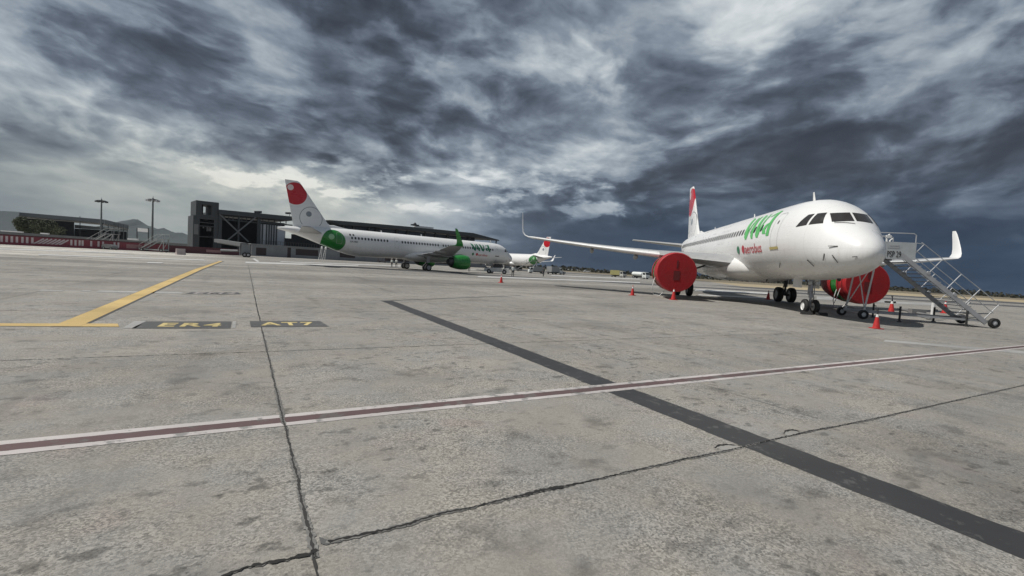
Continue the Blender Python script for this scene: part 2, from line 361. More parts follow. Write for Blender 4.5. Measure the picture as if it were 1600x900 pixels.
def paint(name, col, worn=(.25, .245, .235), wear=.5, rough=.6, sc=5.):
    m = bpy.data.materials.new(name); m.use_nodes = True; m.node_tree.nodes.clear(); t = NT(m.node_tree)
    oc = t.new('ShaderNodeTexCoord').outputs['Object']
    n = t.noise(oc, sc, 8, .68); w = t.mr(n, .74-wear*.30, .79-wear*.26, 0, .9); w2 = t.mr(t.noise(oc, .5, 4, .6), .3, .7, .78, 1.1)
    c = t.vm('SCALE', t.mix(w, col, worn)); t.l.new(w2, c.node.inputs['Scale'])
    g_ = t.noise(oc, 160, 2, .6); c2 = t.vm('SCALE', c); t.l.new(t.m('MULTIPLY_ADD', g_, .36, .82), c2.node.inputs['Scale'])
    b = t.new('ShaderNodeBsdfPrincipled', {'Base Color': c2, 'Roughness': rough}); t.l.new(b.outputs[0], t.new('ShaderNodeOutputMaterial').inputs[0]); return m
CONC = concrete()
mb = MB(); xs = (-2000, -60, -12, 8, 30, 70, 795); ys = (-300, -5, 12, 40, 75, 160, 3090)
for i in range(len(xs)-1):
    for j in range(len(ys)-1): mb.poly([(xs[i], ys[j], 0), (xs[i+1], ys[j], 0), (xs[i+1], ys[j+1], 0), (xs[i], ys[j+1], 0)])
bmg = split_build(mb, 'apron_ground', CONC, 0)
bm = bmesh.new(); bm.from_mesh(bmg.data); bmesh.ops.remove_doubles(bm, verts=bm.verts, dist=.001); bm.to_mesh(bmg.data); bm.free()

TAR = paint('joint_tar', (.035, .034, .032), (.09, .088, .083), .35, .85, 14)
TARL = paint('faint_joint', (.135, .132, .125), (.20, .197, .19), .6, .85, 6)
CRK = mat('crack_void', (.022, .021, .020), .95, var=.4, scale=30)
SPALL = paint('spalled_concrete', (.30, .29, .265), (.22, .215, .2), .6, .9, 40)
PATCH = paint('spall_filler', (.10, .10, .098), (.16, .158, .15), .4, .9, 20)
EDGE = paint('joint_edge', (.155, .15, .14), (.24, .232, .215), wear=.8, sc=22)
def edge(P, w, seed, z=.0044):
    rd = random.Random(seed); P2 = [Vector((p[0]+rd.uniform(-1, 1)*w*.22, p[1]+rd.uniform(-1, 1)*w*.22)) for p in P]; Ws = []; k = 1.
    for _ in P2: k = min(1.5, max(.25, k+rd.uniform(-.3, .3))); Ws.append(w*k)
    mb = MB(); ribbon(mb, P2, Ws); split_build(mb, 'joint_edge', EDGE, z)
def jitter(p0, p1, n, a, w, wj, seed):
    rd = random.Random(seed); p0 = Vector(p0[:2]); p1 = Vector(p1[:2]); d = (p1-p0); nn = Vector((-d.y, d.x)).normalized(); P = []; Ws = []; off = 0
    for i in range(n+1):
        off = off*.8+rd.uniform(-a, a); e = off if 0 < i < n else 0; P.append(p0+d*(i/n)+nn*e); Ws.append(w*rd.uniform(1-wj, 1+wj))
    return P, Ws
# the long joint that runs away from the camera
mb = MB(); P, Ws = jitter((.36, -3), (.37, 2.70), 180, .0035, .013, .4, 1); ribbon(mb, P, Ws)
P, Ws = jitter((.375, 2.62), (.33, 12), 500, .003, .015, .6, 2); ribbon(mb, P, Ws); edge(P, .034, 41); P, Ws = jitter((.33, 12), (.25, 62), 200, .006, .026, .4, 3); ribbon(mb, P, Ws)
split_build(mb, 'expansion_joint', TAR, .0052)
mb = MB()
P, Ws = jitter((-14, 8.62), (.34, 8.53), 360, .005, .015, .7, 5); ribbon(mb, P, Ws); P, Ws = jitter((.36, 8.53), (26, 8.55), 520, .005, .015, .7, 6); ribbon(mb, P, Ws)
split_build(mb, 'expansion_joint', TAR, .0052)
mb = MB()
for k in range(1, 7):
    y_ = 8.55+5.75*k
    P, Ws = jitter((-30, y_), (60, y_-.03), 400, .006, .014+.003*k, .7, 10+k); ribbon(mb, P, Ws)
for x_, y0_, y1_ in ((-11.1, 1, 60), (-5.4, 9, 40), (6.12, 3.0, 34), (11.9, 5, 60), (17.6, 5, 60), (23.4, 5, 60), (29.1, 4, 60)):
    P, Ws = jitter((x_, y0_), (x_, y1_), 200, .004, .011, .6, int(100+x_)); ribbon(mb, P, Ws)
split_build(mb, 'slab_joint', TARL, .0030)
# the open crack across the foreground
crk = [(345, 903, 8), (380, 889, 10), (420, 880, 9), (455, 874, 11), (488, 866, 12), (498, 856, 9)]
crk2 = [(512, 847, 8), (540, 842, 7), (560, 838, 9), (600, 829, 6), (640, 819, 7), (672, 808, 8), (700, 801, 5), (740, 793, 6), (775, 784, 6), (812, 776, 10), (835, 770, 15), (855, 765, 17), (875, 762, 13), (890, 759, 6), (930, 750, 5), (985, 737, 5),
        (1040, 725, 5), (1062, 719, 8), (1080, 716, 7), (1120, 708, 5), (1160, 699, 5), (1205, 688, 5), (1240, 680, 6), (1270, 673, 7), (1300, 668, 5), (1360, 656, 5), (1400, 647, 5), (1450, 636, 5), (1480, 629, 5), (1530, 618, 4), (1600, 602, 4), (1700, 581, 4), (1800, 560, 3)]
def crack(tr, seed, name):
    rd = random.Random(seed); P = []; Ws = []
    for (a, b) in zip(tr[:-1], tr[1:]):
        A = G(a[0], a[1]); B = G(b[0], b[1]); n = max(2, int((B-A).length/.016)); d = (B-A).normalized(); nn = Vector((-d.y, d.x, 0))
        for i in range(n):
            u = i/n; P.append(A.lerp(B, u)+nn*rd.uniform(-.007, .007)); Ws.append((a[2]*(1-u)+b[2]*u)*.0021*rd.uniform(.35, 1.8))
    edge(P, .030, seed+50, .0046); mb = MB(); ribbon(mb, P, Ws); return split_build(mb, name, CRK, .0066)
crack(crk, 21, 'pavement_crack'); crack(crk2, 22, 'pavement_crack')
def blob(cx_, cy_, pts, m, z, name):
    mb = MB(); rd = random.Random(int(cx_)); V = []
    for i, (a, b) in enumerate(pts):
        a2, b2 = pts[(i+1) % len(pts)]
        for k in range(5):
            u = k/5; V.append(G(a+(a2-a)*u+rd.uniform(-1, 1), b+(b2-b)*u+rd.uniform(-.6, .6)))
    mb.poly([(p.x, p.y, 0) for p in V]); return split_build(mb, name, m, z)
blob(505, 845, [(499, 839), (507, 843), (522, 845.5), (540, 845), (526, 849), (508, 852.5), (500, 850)], PATCH, .0040, 'spalled_corner')
blob(1138, 703, [(1120, 700), (1128, 696), (1150, 697), (1162, 700), (1150, 703), (1130, 706)], SPALL, .0044, 'spalled_edge')
blob(1238, 677, [(1226, 679), (1228, 674), (1240, 673), (1254, 677), (1244, 680), (1232, 682)], SPALL, .0044, 'spalled_edge')
blob(1120, 699, [(1116, 701), (1122, 695), (1135, 694.5), (1158, 697), (1135, 696.4), (1124, 698)], CRK, .0056, 'pavement_crack')
blob(1234, 674, [(1224, 678), (1226, 673), (1238, 671.5), (1250, 674), (1237, 673.2), (1229, 675)], CRK, .0056, 'pavement_crack')

# painted lines
LW = paint('line_white', (.54, .50, .48), wear=.66, sc=5); LR = paint('line_red', (.125, .078, .074), (.14, .13, .122), wear=.72, sc=3.)
YP = paint('line_yellow', (.60, .43, .17), (.36, .32, .22), wear=.5, sc=6); DKP = paint('painted_ground', (.095, .094, .093), (.17, .168, .16), wear=.55, sc=6)
YT = paint('letter_yellow', (.62, .50, .22), (.14, .135, .12), wear=.5, sc=14); GW = paint('ghost_white', (.38, .375, .36), (.28, .28, .27), wear=.7, sc=4)
STP = paint('sealed_stripe', (.044, .043, .043), (.095, .093, .089), wear=.62, sc=6)
def strip_x(mb, x0, y0, x1, y1, w, n=1):
    P, Ws = jitter((x0, y0), (x1, y1), n*14, .0012, w, .07, int(w*1000)); ribbon(mb, P, Ws)
yL, yR, XR = 5.03, 4.76, 40.
for dy_, m_, w_, nm in ((.125, LW, .095, 'white_line'), (-.125, LW, .095, 'white_line'), (0, LR, .15, 'red_line')):
    mb = MB(); strip_x(mb, -8, 5.045+dy_, XR, 4.72+dy_, w_, 60); split_build(mb, nm, m_, .0036)
# dark sealed stripe, its turn at the far end
mb = MB(); P, Ws = jitter((4.50, -1.5), (4.72, 17.9), 150, .006, .47, .035, 31); ribbon(mb, P, [w_*(1. if i > 0 else 1) for i, w_ in enumerate(Ws)]); split_build(mb, 'sealed_stripe', STP, .0020)
mb = MB(); P, Ws = jitter((4.5, 17.75), (13.2, 22.1), 60, .01, .13, .2, 32); ribbon(mb, P, Ws); split_build(mb, 'sealed_stripe', STP, .0034)
# yellow lead-in line and its foot
mb = MB(); A = [G(82, 510), G(126, 510), G(348, 408), G(342, 408)]; mb.poly([(p.x, p.y, 0) for p in A]); split_build(mb, 'yellow_line', YP, .0105)
mb = MB(); A = [G(79, 511), G(86, 508), G(340, 408.2), G(350.5, 408.2), G(135, 508), G(131, 511)]; mb.poly([(p.x, p.y, 0) for p in A]); split_build(mb, 'line_border', DKP, .0062)
mb = MB(); A = [G(-60, 509.6), G(-60, 505.5), G(184, 506.2), G(186, 511)]; mb.poly([(p.x, p.y, 0) for p in A]); split_build(mb, 'yellow_line', YP, .0082)
mb = MB(); A = [G(192, 513), G(210, 502), G(228, 502), G(212, 513)]; mb.poly([(p.x, p.y, 0) for p in A]); split_build(mb, 'painted_patch', GW, .0062)
def ground_sign(q, txt, mt, pm, w, size, zz=.0062):
    A = [G(*p) for p in q]; mb = MB(); mb.poly([(p.x, p.y, 0) for p in A]); split_build(mb, 'marking_panel', pm, zz)
    o = A[0]; ux = (A[1]-A[0]); uy = (A[3]-A[0]); vs, fs = font_mesh(txt, 1., .03, 1.22); mx = max(v_[0] for v_ in vs); my = max(v_[1] for v_ in vs); mb = MB()
    for x_, y_, _ in vs: pp = o+ux*(w[0]+(w[1]-w[0])*x_/mx)+uy*(.24+.52*y_/my); mb.v.append((pp.x, pp.y, 0))
    for f in fs: mb.face(f)
    split_build(mb, 'stand_lettering', mt, zz+.0042)
ground_sign([(205, 513.5), (360, 513.5), (362, 502.5), (228, 502.5)], 'ER4', YT, DKP, (.2, .87), 1)
ground_sign([(392, 511.5), (514, 510.5), (500, 501.8), (390, 502)], 'AT7', YT, DKP, (.14, .84), 1)
ground_sign([(286, 459.8), (377, 460), (372, 457), (300, 456.8)], 'EM2', LW, DKP, (.1, .85), 1)
mb = MB()
for q_ in ([(150, 456.5), (155, 454), (286, 456.6), (284, 459)], [(125, 455.5), (130, 453.6), (143, 453.8), (140, 455.8)], [(60, 454.8), (66, 452.8), (100, 453.6), (96, 455.4)],
           [(362, 513), (364, 502.5), (369, 502.5), (368, 513)]):
    mb.poly([(G(*p).x, G(*p).y, 0) for p in q_])
split_build(mb, 'white_line', GW, .0062)
# far markings
LWF = paint('far_line_white', (.56, .555, .54), wear=.3, sc=.5)
for q_ in ([(60, 399), (60, 397.6), (318, 405.8), (322, 407.4)], [(180, 399.4), (180, 398.7), (236, 400.4), (236, 401.2)], [(228, 411.6), (232, 410), (256, 410.6), (252, 412)], [(383, 411.4), (384, 409.2), (448, 411), (560, 415), (560, 416.2), (440, 413.2)],
           [(394, 404.5), (398, 404), (406, 409), (402, 409.4)], [(436, 409.6), (440, 408.6), (640, 415.6), (640, 416.8)], [(0, 390), (0, 388.6), (120, 392.6), (200, 395), (200, 396.4)],
           [(745, 433.2), (748, 431.6), (1000, 441), (1000, 442.4)], [(860, 431), (862, 430), (1000, 435.6), (1000, 436.8)], [(1085, 455), (1087, 452), (1200, 457.4), (1200, 460)], [(1090, 462), (1092, 460.4), (1200, 465.6), (1200, 467)]):
    mb = MB(); mb.poly([(G(*p).x, G(*p).y, 0) for p in q_]); split_build(mb, 'white_line', LWF, .03)
for q_ in ([(1382, 474), (1382, 470.6), (1470, 474), (1470, 478)], [(1276, 468), (1276, 463), (1400, 469.5), (1400, 474)]):
    mb = MB(); mb.poly([(G(*p).x, G(*p).y, 0) for p in q_]); split_build(mb, 'painted_line', GW, .0142)
mb = MB(); mb.poly([(G(*p).x, G(*p).y, 0) for p in [(1380, 533.5), (1384, 531), (1640, 552), (1640, 556)]]); split_build(mb, 'faded_line', GW, .0022)
# taxiway asphalt, dry verge and fields, running square to the view
ASPH = paint('taxiway_asphalt', (.085, .085, .088), (.11, .11, .11), .5, .8, .3)
DRY = mat('dry_grass', (.40, .33, .21), .9, var=.25, scale=.08); FIELD = mat('scrub_ground', (.075, .070, .042), .95, var=.4, scale=.03)
def band(name, pts, m, z):
    mb = MB(); mb.poly([tuple(LD(a, b)) for a, b in pts]); split_build(mb, name, m, z)
band('taxiway', [(-38, 70), (8, 68), (100, 63), (260, 60), (260, 66), (100, 71), (8, 78), (-38, 80)], ASPH, .005)
band('taxiway', [(45, 90), (230, 86), (230, 104), (45, 108)], ASPH, .006)
band('taxiway', [(-6, 170), (130, 168), (130, 190), (-6, 200)], ASPH, .006)
band('dry_verge', [(55, 112), (330, 104), (420, 168), (75, 178)], DRY, .010)
band('dry_field', [(-20, 300), (75, 179), (800, 172), (800, 215), (60, 330)], mat('brown_field', (.20, .165, .11), .9, var=.3, scale=.05), .012)
band('scrub_field', [(-20, 330), (60, 331), (900, 216), (900, 640), (-20, 640)], FIELD, .014)
# ------------------------------------------------------------------ airliner
NOSE = [  # s, top z, bottom z, half width
 (.1, 3.06, 3.06, .0), (.15, 3.28, 2.82, .24), (.27, 3.48, 2.62, .45), (.5, 3.72, 2.43, .68), (.82, 3.96, 2.27, .90), (1.2, 4.20, 2.14, 1.11), (1.6, 4.48, 2.04, 1.29), (2.0, 4.86, 1.97, 1.44),
 (2.4, 5.19, 1.92, 1.58), (2.9, 5.47, 1.87, 1.70), (3.5, 5.69, 1.83, 1.81), (4.2, 5.84, 1.80, 1.89), (5.2, 5.93, 1.77, 1.95), (6.6, 5.96, 1.76, 1.985)]
def fus_table(L):
    T_ = list(NOSE); T_.append((L-12.5, 5.96, 1.76, 1.985))
    for d, a, b, c in ((10.6, 5.95, 1.92, 1.955), (9., 5.91, 2.30, 1.84), (7.2, 5.86, 2.86, 1.62), (5.4, 5.80, 3.48, 1.32), (3.6, 5.70, 4.08, .96), (1.8, 5.54, 4.62, .58), (.6, 5.40, 4.92, .32), (0., 5.30, 5.02, .17)): T_.append((L-d, a, b, c))
    return [(math.sqrt(max(s-.1, 0)), a, b, c) for s, a, b, c in T_]
def airliner(name, loc, rz, L, label, cat='airplane', engine_mat=GREEN, winglet_mat=WHITE, detail=2, side=-1, full=True, dw=0., livery=True):
    root = thing(name, loc, rz, label, cat)
    tab = fus_table(L); AF = airframe_mat(name+'_livery', L, fz=.45 if L > 40 else 0., rear=L > 40 or not full); P_ = root
    def sec(s): return cr_interp(tab, math.sqrt(max(s-.1, 0)))
    def surf(s, z, sd, off=0.):
        a, b, w = sec(s); zc = (a+b)/2; hh = (a-b)/2; u = max(-1, min(1, (z-zc)/hh)); y = w*math.sqrt(max(0, 1-u*u))
        n = Vector((0, y/(w*w+1e-9), (z-zc)/(hh*hh+1e-9))); n = n.normalized() if n.length > 0 else Vector((0, 1, 0))
        return Vector((-s, sd*(y+n.y*off), z+n.z*off))
    def front(y, z, off=.008):               # nose surface seen from ahead
        lo, hi = .1, 6.
        for _ in range(40):
            s = (lo+hi)/2; a, b, w = sec(s); zc = (a+b)/2; hh = max((a-b)/2, 1e-4); w = max(w, 1e-4)
            if (y/w)**2+((z-zc)/hh)**2 < 1: hi = s
            else: lo = s
        return Vector((-hi+off*1.0, y*(1+off*.5), z+off*.6))
    # fuselage
    ss = [.1, .106, .12, .145, .18, .23, .3, .36, .44, .56, .72, .9, 1.1, 1.3, 1.5, 1.7, 1.9, 2.1, 2.3, 2.5, 2.8, 3.1, 3.5, 4, 4.6, 5.3, 6, 6.8]
    n_ = 14
    ss += [6.8+(L-12.5-6.8)*i/n_ for i in range(1, n_+1)]+[L-12.5+12.5*i/22 for i in range(1, 23)]
    mb = MB(); N = 48 if detail else 24; rings = []
    for s in ss:
        a, b, w = sec(s); w = max(w, .004); hh = max((a-b)/2, .004); zc = (a+b)/2
        rings.append([(-s, w*math.sin(2*math.pi*j/N), zc+hh*math.cos(2*math.pi*j/N)) for j in range(N)])
    mb.loft(rings); fus = mb.build('fuselage', AF, P_, angle=60)
    # belly fairing
    sA = 10.2+dw; sB = 21.2+dw; mb = MB(); rings = []
    for i in range(31):
        u = i/30; s = sA+(sB-sA)*u; k = min(1, math.sin(math.pi*min(.5, u*1.9))**.55 if u < .26 else 1); k2 = 1 if u < .7 else max(0, math.cos((u-.7)/.3*math.pi/2))**.7
        kk = min(k, k2); hw = .6+1.75*kk; zt = 2.4+.95*kk; zb = 2.15-.68*kk
        rings.append([(-s, math.copysign(abs(math.sin(t_))**.8, math.sin(t_))*hw, (zt+zb)/2+(zt-zb)/2*math.copysign(abs(math.cos(t_))**.8, math.cos(t_))) for t_ in [2*math.pi*j/32 for j in range(32)]])
    mb.loft(rings); mb.build('belly_fairing', AF, P_, angle=60)
    # aerofoil loft
    def foil(secs, n=9):
        rings = []
        for (s, y, z, ch, th, phi) in secs:
            up = Vector((0, -math.sin(phi)*(1 if y > 0 else -1), math.cos(phi))); ring = []
            xs_ = [.5*(1-math.cos(math.pi*i/n)) for i in range(n+1)]
            def t_(x): return 5*th*(.2969*math.sqrt(x)-.126*x-.3516*x*x+.2843*x**3-.1015*x**4)+.002
            for x in reversed(xs_): ring.append(Vector((-(s+ch*x), y, z))+up*ch*(t_(x)*1.15+.02*math.sin(math.pi*x)))
            for x in xs_[1:]: ring.append(Vector((-(s+ch*x), y, z))-up*ch*(t_(x)*.85-.02*math.sin(math.pi*x)))
            rings.append(ring)
        return rings
    WGT = mat('wing_paint', (.36, .365, .365), .42, var=.08)
    for sd in (-1, 1):
        def ws(y): return 11.8+dw+(y-1.97)*.52
        W = []
        for y in (1.2, 2.0, 3.2, 4.6, 6.4, 9, 11.5, 14, 16.3):
            te = 18.75+dw if y <= 6.4 else 18.75+dw+(y-6.4)*.265
            zz = 2.62+(y-1.9)*.088+max(0, y-6)**2*.0022
            W.append((ws(y), sd*y, zz, te-ws(y), .145-.004*y, 0))
        mb = MB(); mb.loft(foil(W)); wg = mb.build('wing', WGT, P_, angle=50)
        # bright leading edge slats as their own skin, slightly proud
        mb = MB(); rings = []
        for (s, y, z, ch, th, phi) in [w_ for w_ in W if abs(w_[1]) > 6.2]:
            c_ = .13*ch; ring = []
            for x in (.13, .07, .03, .008, 0):
                tt = 5*th*(.2969*math.sqrt(x)-.126*x); ring.append((-(s+ch*x)+.012, y, z+ch*tt*1.15+.012))
            for x in (.008, .03, .06):
                tt = 5*th*(.2969*math.sqrt(x)-.126*x); ring.append((-(s+ch*x)+.012, y, z-ch*tt*.85-.006))
            rings.append(ring)
        mb.loft(rings, cap=False, closed=False); mb.build('slat', mat('slat_paint', (.78, .78, .77), .3, var=.04), P_, angle=60)
        zt_ = W[-1][2]
        # sharklet
        y0 = 16.3; SH = [(ws(16.3), sd*16.3, zt_, W[-1][3], .08, 0)]
        for (dy_, dz_, ds, ch, phi) in ((.5, .06, .28, 1.42, .18), (.85, .22, .55, 1.18, .6), (1.05, .50, .80, 1.0, 1.05), (1.14, .9, 1.05, .86, 1.40), (1.22, 1.5, 1.4, .70, 1.46), (1.30, 2.1, 1.8, .52, 1.48), (1.34, 2.38, 2.05, .34, 1.48)):
            SH.append((ws(16.3)+ds, sd*(16.3+dy_), zt_+dz_, ch, .075, phi))
        mb = MB(); mb.loft(foil(SH)); mb.build('sharklet', winglet_mat, P_, angle=50)
        for yf in (3.9, 7.6, 11.2) if detail else (7.6,):
            te = 18.75+dw if yf <= 6.4 else 18.75+dw+(yf-6.4)*.265; zz = 2.62+(yf-1.9)*.088-.10+max(0, yf-6)**2*.0022; ln = 3.4-.12*yf
            mb = MB(); mb.loft([[(-(te-ln*.62+ln*u), sd*yf+.17*math.sin(math.pi*min(1, .05+u*.95))**.7*math.sin(t_)*1., zz-.13+.04*u+.24*math.sin(math.pi*min(1, .05+u*.93))**.7*math.cos(t_)) for t_ in [2*math.pi*j/10 for j in range(10)]] for u in [i/12 for i in range(13)]])
            mb.build('flap_fairing', WGT, P_, angle=60)
        # tailplane
        mb = MB(); mb.loft(foil([(L-6.3+.62*(y-.6), sd*y, 4.72+.105*y, 3.55-(y-.6)*.40, .10, 0) for y in (.5, 2, 4, 6.05, 6.22)])); mb.build('tailplane', WGT, P_, angle=50)
        # engine
        ey = 5.75*sd; es = 10.85+dw; ez = 1.80
        eng = MB(); prof = [(-.0, 1.02), (-.03, 1.10), (-.10, 1.17), (-.3, 1.235), (-.8, 1.28), (-1.5, 1.28), (-2.3, 1.2), (-3.0, 1.06), (-3.35, .97)]
        inner = [(-3.3, .93), (-2.8, .9), (-.6, .93), (-.12, .96), (-.02, 1.0)]
        eng.loft([[(-es+a, ey+r_*math.sin(t_), ez+r_*math.cos(t_)) for t_ in [2*math.pi*j/32 for j in range(32)]] for a, r_ in prof], cap=False)
        eo = eng.build('engine', engine_mat, P_, angle=50)
        mb = MB(); mb.loft([[(-es+a, ey+r_*math.sin(t_), ez+r_*math.cos(t_)) for t_ in [2*math.pi*j/32 for j in range(32)]] for a, r_ in [(0, 1.02), (-.02, .99), (-.12, .95), (-.4, .93), (-.9, .92)]], cap=False); mb.build('inlet_lip', ALU, eo)
        mb = MB(); mb.revolve((-es-.85, ey, ez), (-1, 0, 0), [(0, .93), (.02, .93)], 32)
        for k in range(20):
            t_ = 2*math.pi*k/20; c_, s_ = math.cos(t_), math.sin(t_); c2, s2_ = math.cos(t_+.22), math.sin(t_+.22); mb.poly([(-es-.72, ey+.25*c_, ez+.25*s_), (-es-.68, ey+.91*c_, ez+.91*s_), (-es-.82, ey+.91*c2, ez+.91*s2_), (-es-.82, ey+.25*c2, ez+.25*s2_)])
        mb.build('fan', STEELD, eo)
        mb = MB(); mb.revolve((-es-.35, ey, ez), (-1, 0, 0), [(0, .01), (.12, .12), (.4, .26), (.45, .26)], 16); mb.build('spinner', DGREY, eo)
        mb = MB(); mb.revolve((-es-2.4, ey, ez-.02), (-1, 0, 0), [(0, .86), (.9, .74), (1.6, .52), (1.62, .44), (1.3, .4), (1.32, .34), (2.1, .05)], 20); mb.build('exhaust_nozzle', STEELD, eo)
        zz = 2.62+(5.75-1.9)*.088
        mb = MB(); mb.loft([[(-es-a, ey-w_, z0), (-es-a, ey+w_, z0), (-es-a, ey+w_, z1), (-es-a, ey-w_, z1)] for a, w_, z0, z1 in ((.6, .03, 2.9, 3.02), (1.4, .14, 2.75, 3.2), (3.2, .18, 2.5, 3.1), (4.4, .15, 2.6, 2.95), (5.6, .04, 2.75, 2.9))]); mb.build('pylon', AF if engine_mat is WHITE else WGT, P_, angle=40)
        # main gear
        gs, gy = 17.71+dw, 3.8*sd
        mb = MB(); mb.use(STEELD).tube([(-gs, gy, .6), (-gs, gy, 1.5)], .085).tube([(-gs, gy, 1.2), (-gs+.05, gy-.05*sd, 2.9)], .15).tube([(-gs, gy-.05*sd, 1.9), (-gs+.1, gy-1.6*sd, 2.55)], .07).tube([(-gs, gy-.48, .585), (-gs, gy+.48, .585)], .08)
        mb.tube([(-gs-.16, gy, 1.5), (-gs-.42, gy, 1.1), (-gs-.12, gy, .7)], .045)
        gr = mb.build('main_landing_gear', None, P_)
        mb = MB(); mb.box((-gs+.05, gy+.28*sd, 2.0), (.62, .04, 1.2)); mb.build('gear_door', GREYP, gr)
        for o_ in (-.465, .465):
            mb = MB(); mb.use(BLACK).revolve((-gs, gy+o_-.2, .585), (0, 1, 0), [(0, .36), (0, .5), (.04, .56), (.1, .583), (.3, .583), (.36, .56), (.4, .5), (.4, .36)], 28, False)
            mb.use(GREYP).revolve((-gs, gy+o_-.17, .585), (0, 1, 0), [(0, .1), (.03, .3), (-.01, .355), (.36, .355), (.31, .3), (.34, .1)], 20); mb.build('wheel', None, gr)
    # nose gear
    mb = MB(); mb.use(STEEL).tube([(-5.12, 0, .4), (-5.12, 0, 1.05)], .06).tube([(-5.12, 0, .85), (-5.2, 0, 2.2)], .105).tube([(-5.12, -.3, .385), (-5.12, .3, .385)], .055).tube([(-5.16, 0, 1.3), (-6.15, 0, 2.05)], .05)
    mb.tube([(-5.05, 0, 1.2), (-4.78, 0, .85), (-5.05, 0, .55)], .035).tube([(-5.14, -.2, 1.55), (-5.14, .2, 1.55)], .07).tube([(-5.06, -.17, 1.0), (-5.06, -.17, 1.9)], .03).tube([(-5.06, .14, 1.0), (-5.08, .1, 1.9)], .025)
    ng = mb.build('nose_landing_gear', None, P_)
    mb = MB()
    for y_ in (-.17, .17): mb.revolve((-5.0, y_, 1.62), (1, 0, 0), [(0, .04), (.02, .085), (.1, .09), (.11, .0)], 12)
    mb.build('taxi_light', ALU, ng)
    for sd in (-1, 1):
        mb = MB(); mb.box((-5.75, sd*.43, 1.62), (1.0, .03, .55)); mb.build('gear_door', AF, ng)
        mb = MB(); mb.use(BLACK).revolve((-5.12, sd*.25-.11, .385), (0, 1, 0), [(0, .2), (0, .31), (.03, .36), (.07, .383), (.15, .383), (.19, .36), (.22, .31), (.22, .2)], 28, False)
        mb.use(CWHITE).revolve((-5.12, sd*.25-.105, .385), (0, 1, 0), [(0, .08), (.03, .17), (-.008, .205), (.218, .205), (.18, .17), (.21, .08)], 20); mb.build('wheel', None, ng)
    # fin
    def finsec(z, le, te, th=.085):
        ch = te-le; xs_ = [.5*(1-math.cos(math.pi*i/9)) for i in range(10)]; t_ = lambda x: 5*th*(.2969*math.sqrt(x)-.126*x-.3516*x*x+.2843*x**3-.1015*x**4)*ch+.004
        return [(-(le+ch*x), t_(x), z) for x in reversed(xs_)]+[(-(le+ch*x), -t_(x), z) for x in xs_[1:]]
    FN = [(5.3, L-8.6, L-2.15), (5.95, L-8.2, L-2.15), (6.15, L-7.55, L-2.1), (6.5, L-7.1, L-2.05), (7.2, L-6.55, L-1.93), (8.4, L-5.68, L-1.75), (9.8, L-4.64, L-1.52), (11.2, L-3.6, L-1.3), (11.6, L-3.28, L-1.24), (11.76, L-3.0, L-1.24)]
    fk = 1.075 if L > 40 else 1.; tk = .07 if L > 40 else 0.
    mb = MB(); mb.loft([finsec(6+(z-6)*fk if z > 6 else z, le+max(0, z-6)*tk, te+max(0, z-6)*tk, .085) for z, le, te in FN]); mb.build('tail_fin', AF, P_, angle=50)
    mb = MB(); mb.loft([[(-(L-11.4+a), w_*math.sin(t_), 5.84+h_*math.cos(t_)) for t_ in [2*math.pi*j/10 for j in range(10)]] for a, w_, h_ in ((0, .01, .02), (1.4, .07, .14), (2.6, .13, .32), (3.4, .17, .5), (4.2, .1, .4))]); mb.build('dorsal_fillet', AF, P_, angle=60)
    mb = MB(); mb.revolve((-(L-.02), 0, 5.16), (-1, 0, 0), [(0, .17), (.12, .15), (.12, .1), (.02, .1)], 16); mb.build('exhaust_cone', STEELD, P_)
    # cockpit glass
    def patch(fn, c, nu=6, nv=4, th=.0):
        mb = MB(); k = 0
        for i in range(nu+1):
            for j in range(nv+1):
                u, v_ = i/nu, j/nv; a = [c[0][q_]*(1-u)*(1-v_)+c[1][q_]*u*(1-v_)+c[2][q_]*u*v_+c[3][q_]*(1-u)*v_ for q_ in (0, 1)]; mb.v.append(tuple(fn(*a)))
        for i in range(nu):
            for j in range(nv): a = i*(nv+1)+j; mb.face((a, a+nv+1, a+nv+2, a+1))
        return mb
    for sd in (-1, 1):
        patch(lambda y, z: front(sd*y, z), [(.045, 4.50), (.86, 4.46), (.78, 4.90), (.045, 4.94)]).build('windshield', CPGLASS, P_)
        patch(lambda s, z: surf(s, z, sd, .009), [(2.08, 4.40), (2.66, 4.37), (2.70, 4.92), (2.40, 4.94)]).build('cockpit_window', CPGLASS, P_)
        patch(lambda s, z: surf(s, z, sd, .009), [(2.78, 4.36), (3.44, 4.32), (3.10, 4.90), (2.81, 4.92)]).build('cockpit_window', CPGLASS, P_)
    sdn = side
    # cabin windows, doors
    wz = 4.60 if L < 40 else 4.55
    def win(s, z=None, w=.14, h=.20, m=INK, nm='window'):
        z = z or wz; c = MB(); pts = []
        for k in range(10): a = 2*math.pi*(k+.5)/10; pts.append((math.copysign(abs(math.cos(a))**.7, math.cos(a))*w, math.copysign(abs(math.sin(a))**.7, math.sin(a))*h))
        c.v.append(tuple(surf(s, z, sdn, .012))); 
        for a, b in pts: c.v.append(tuple(surf(s+a, z+b, sdn, .010)))
        for k in range(10): c.face((0, 1+k, 1+(k+1) % 10))
        c.build(nm, m, P_)
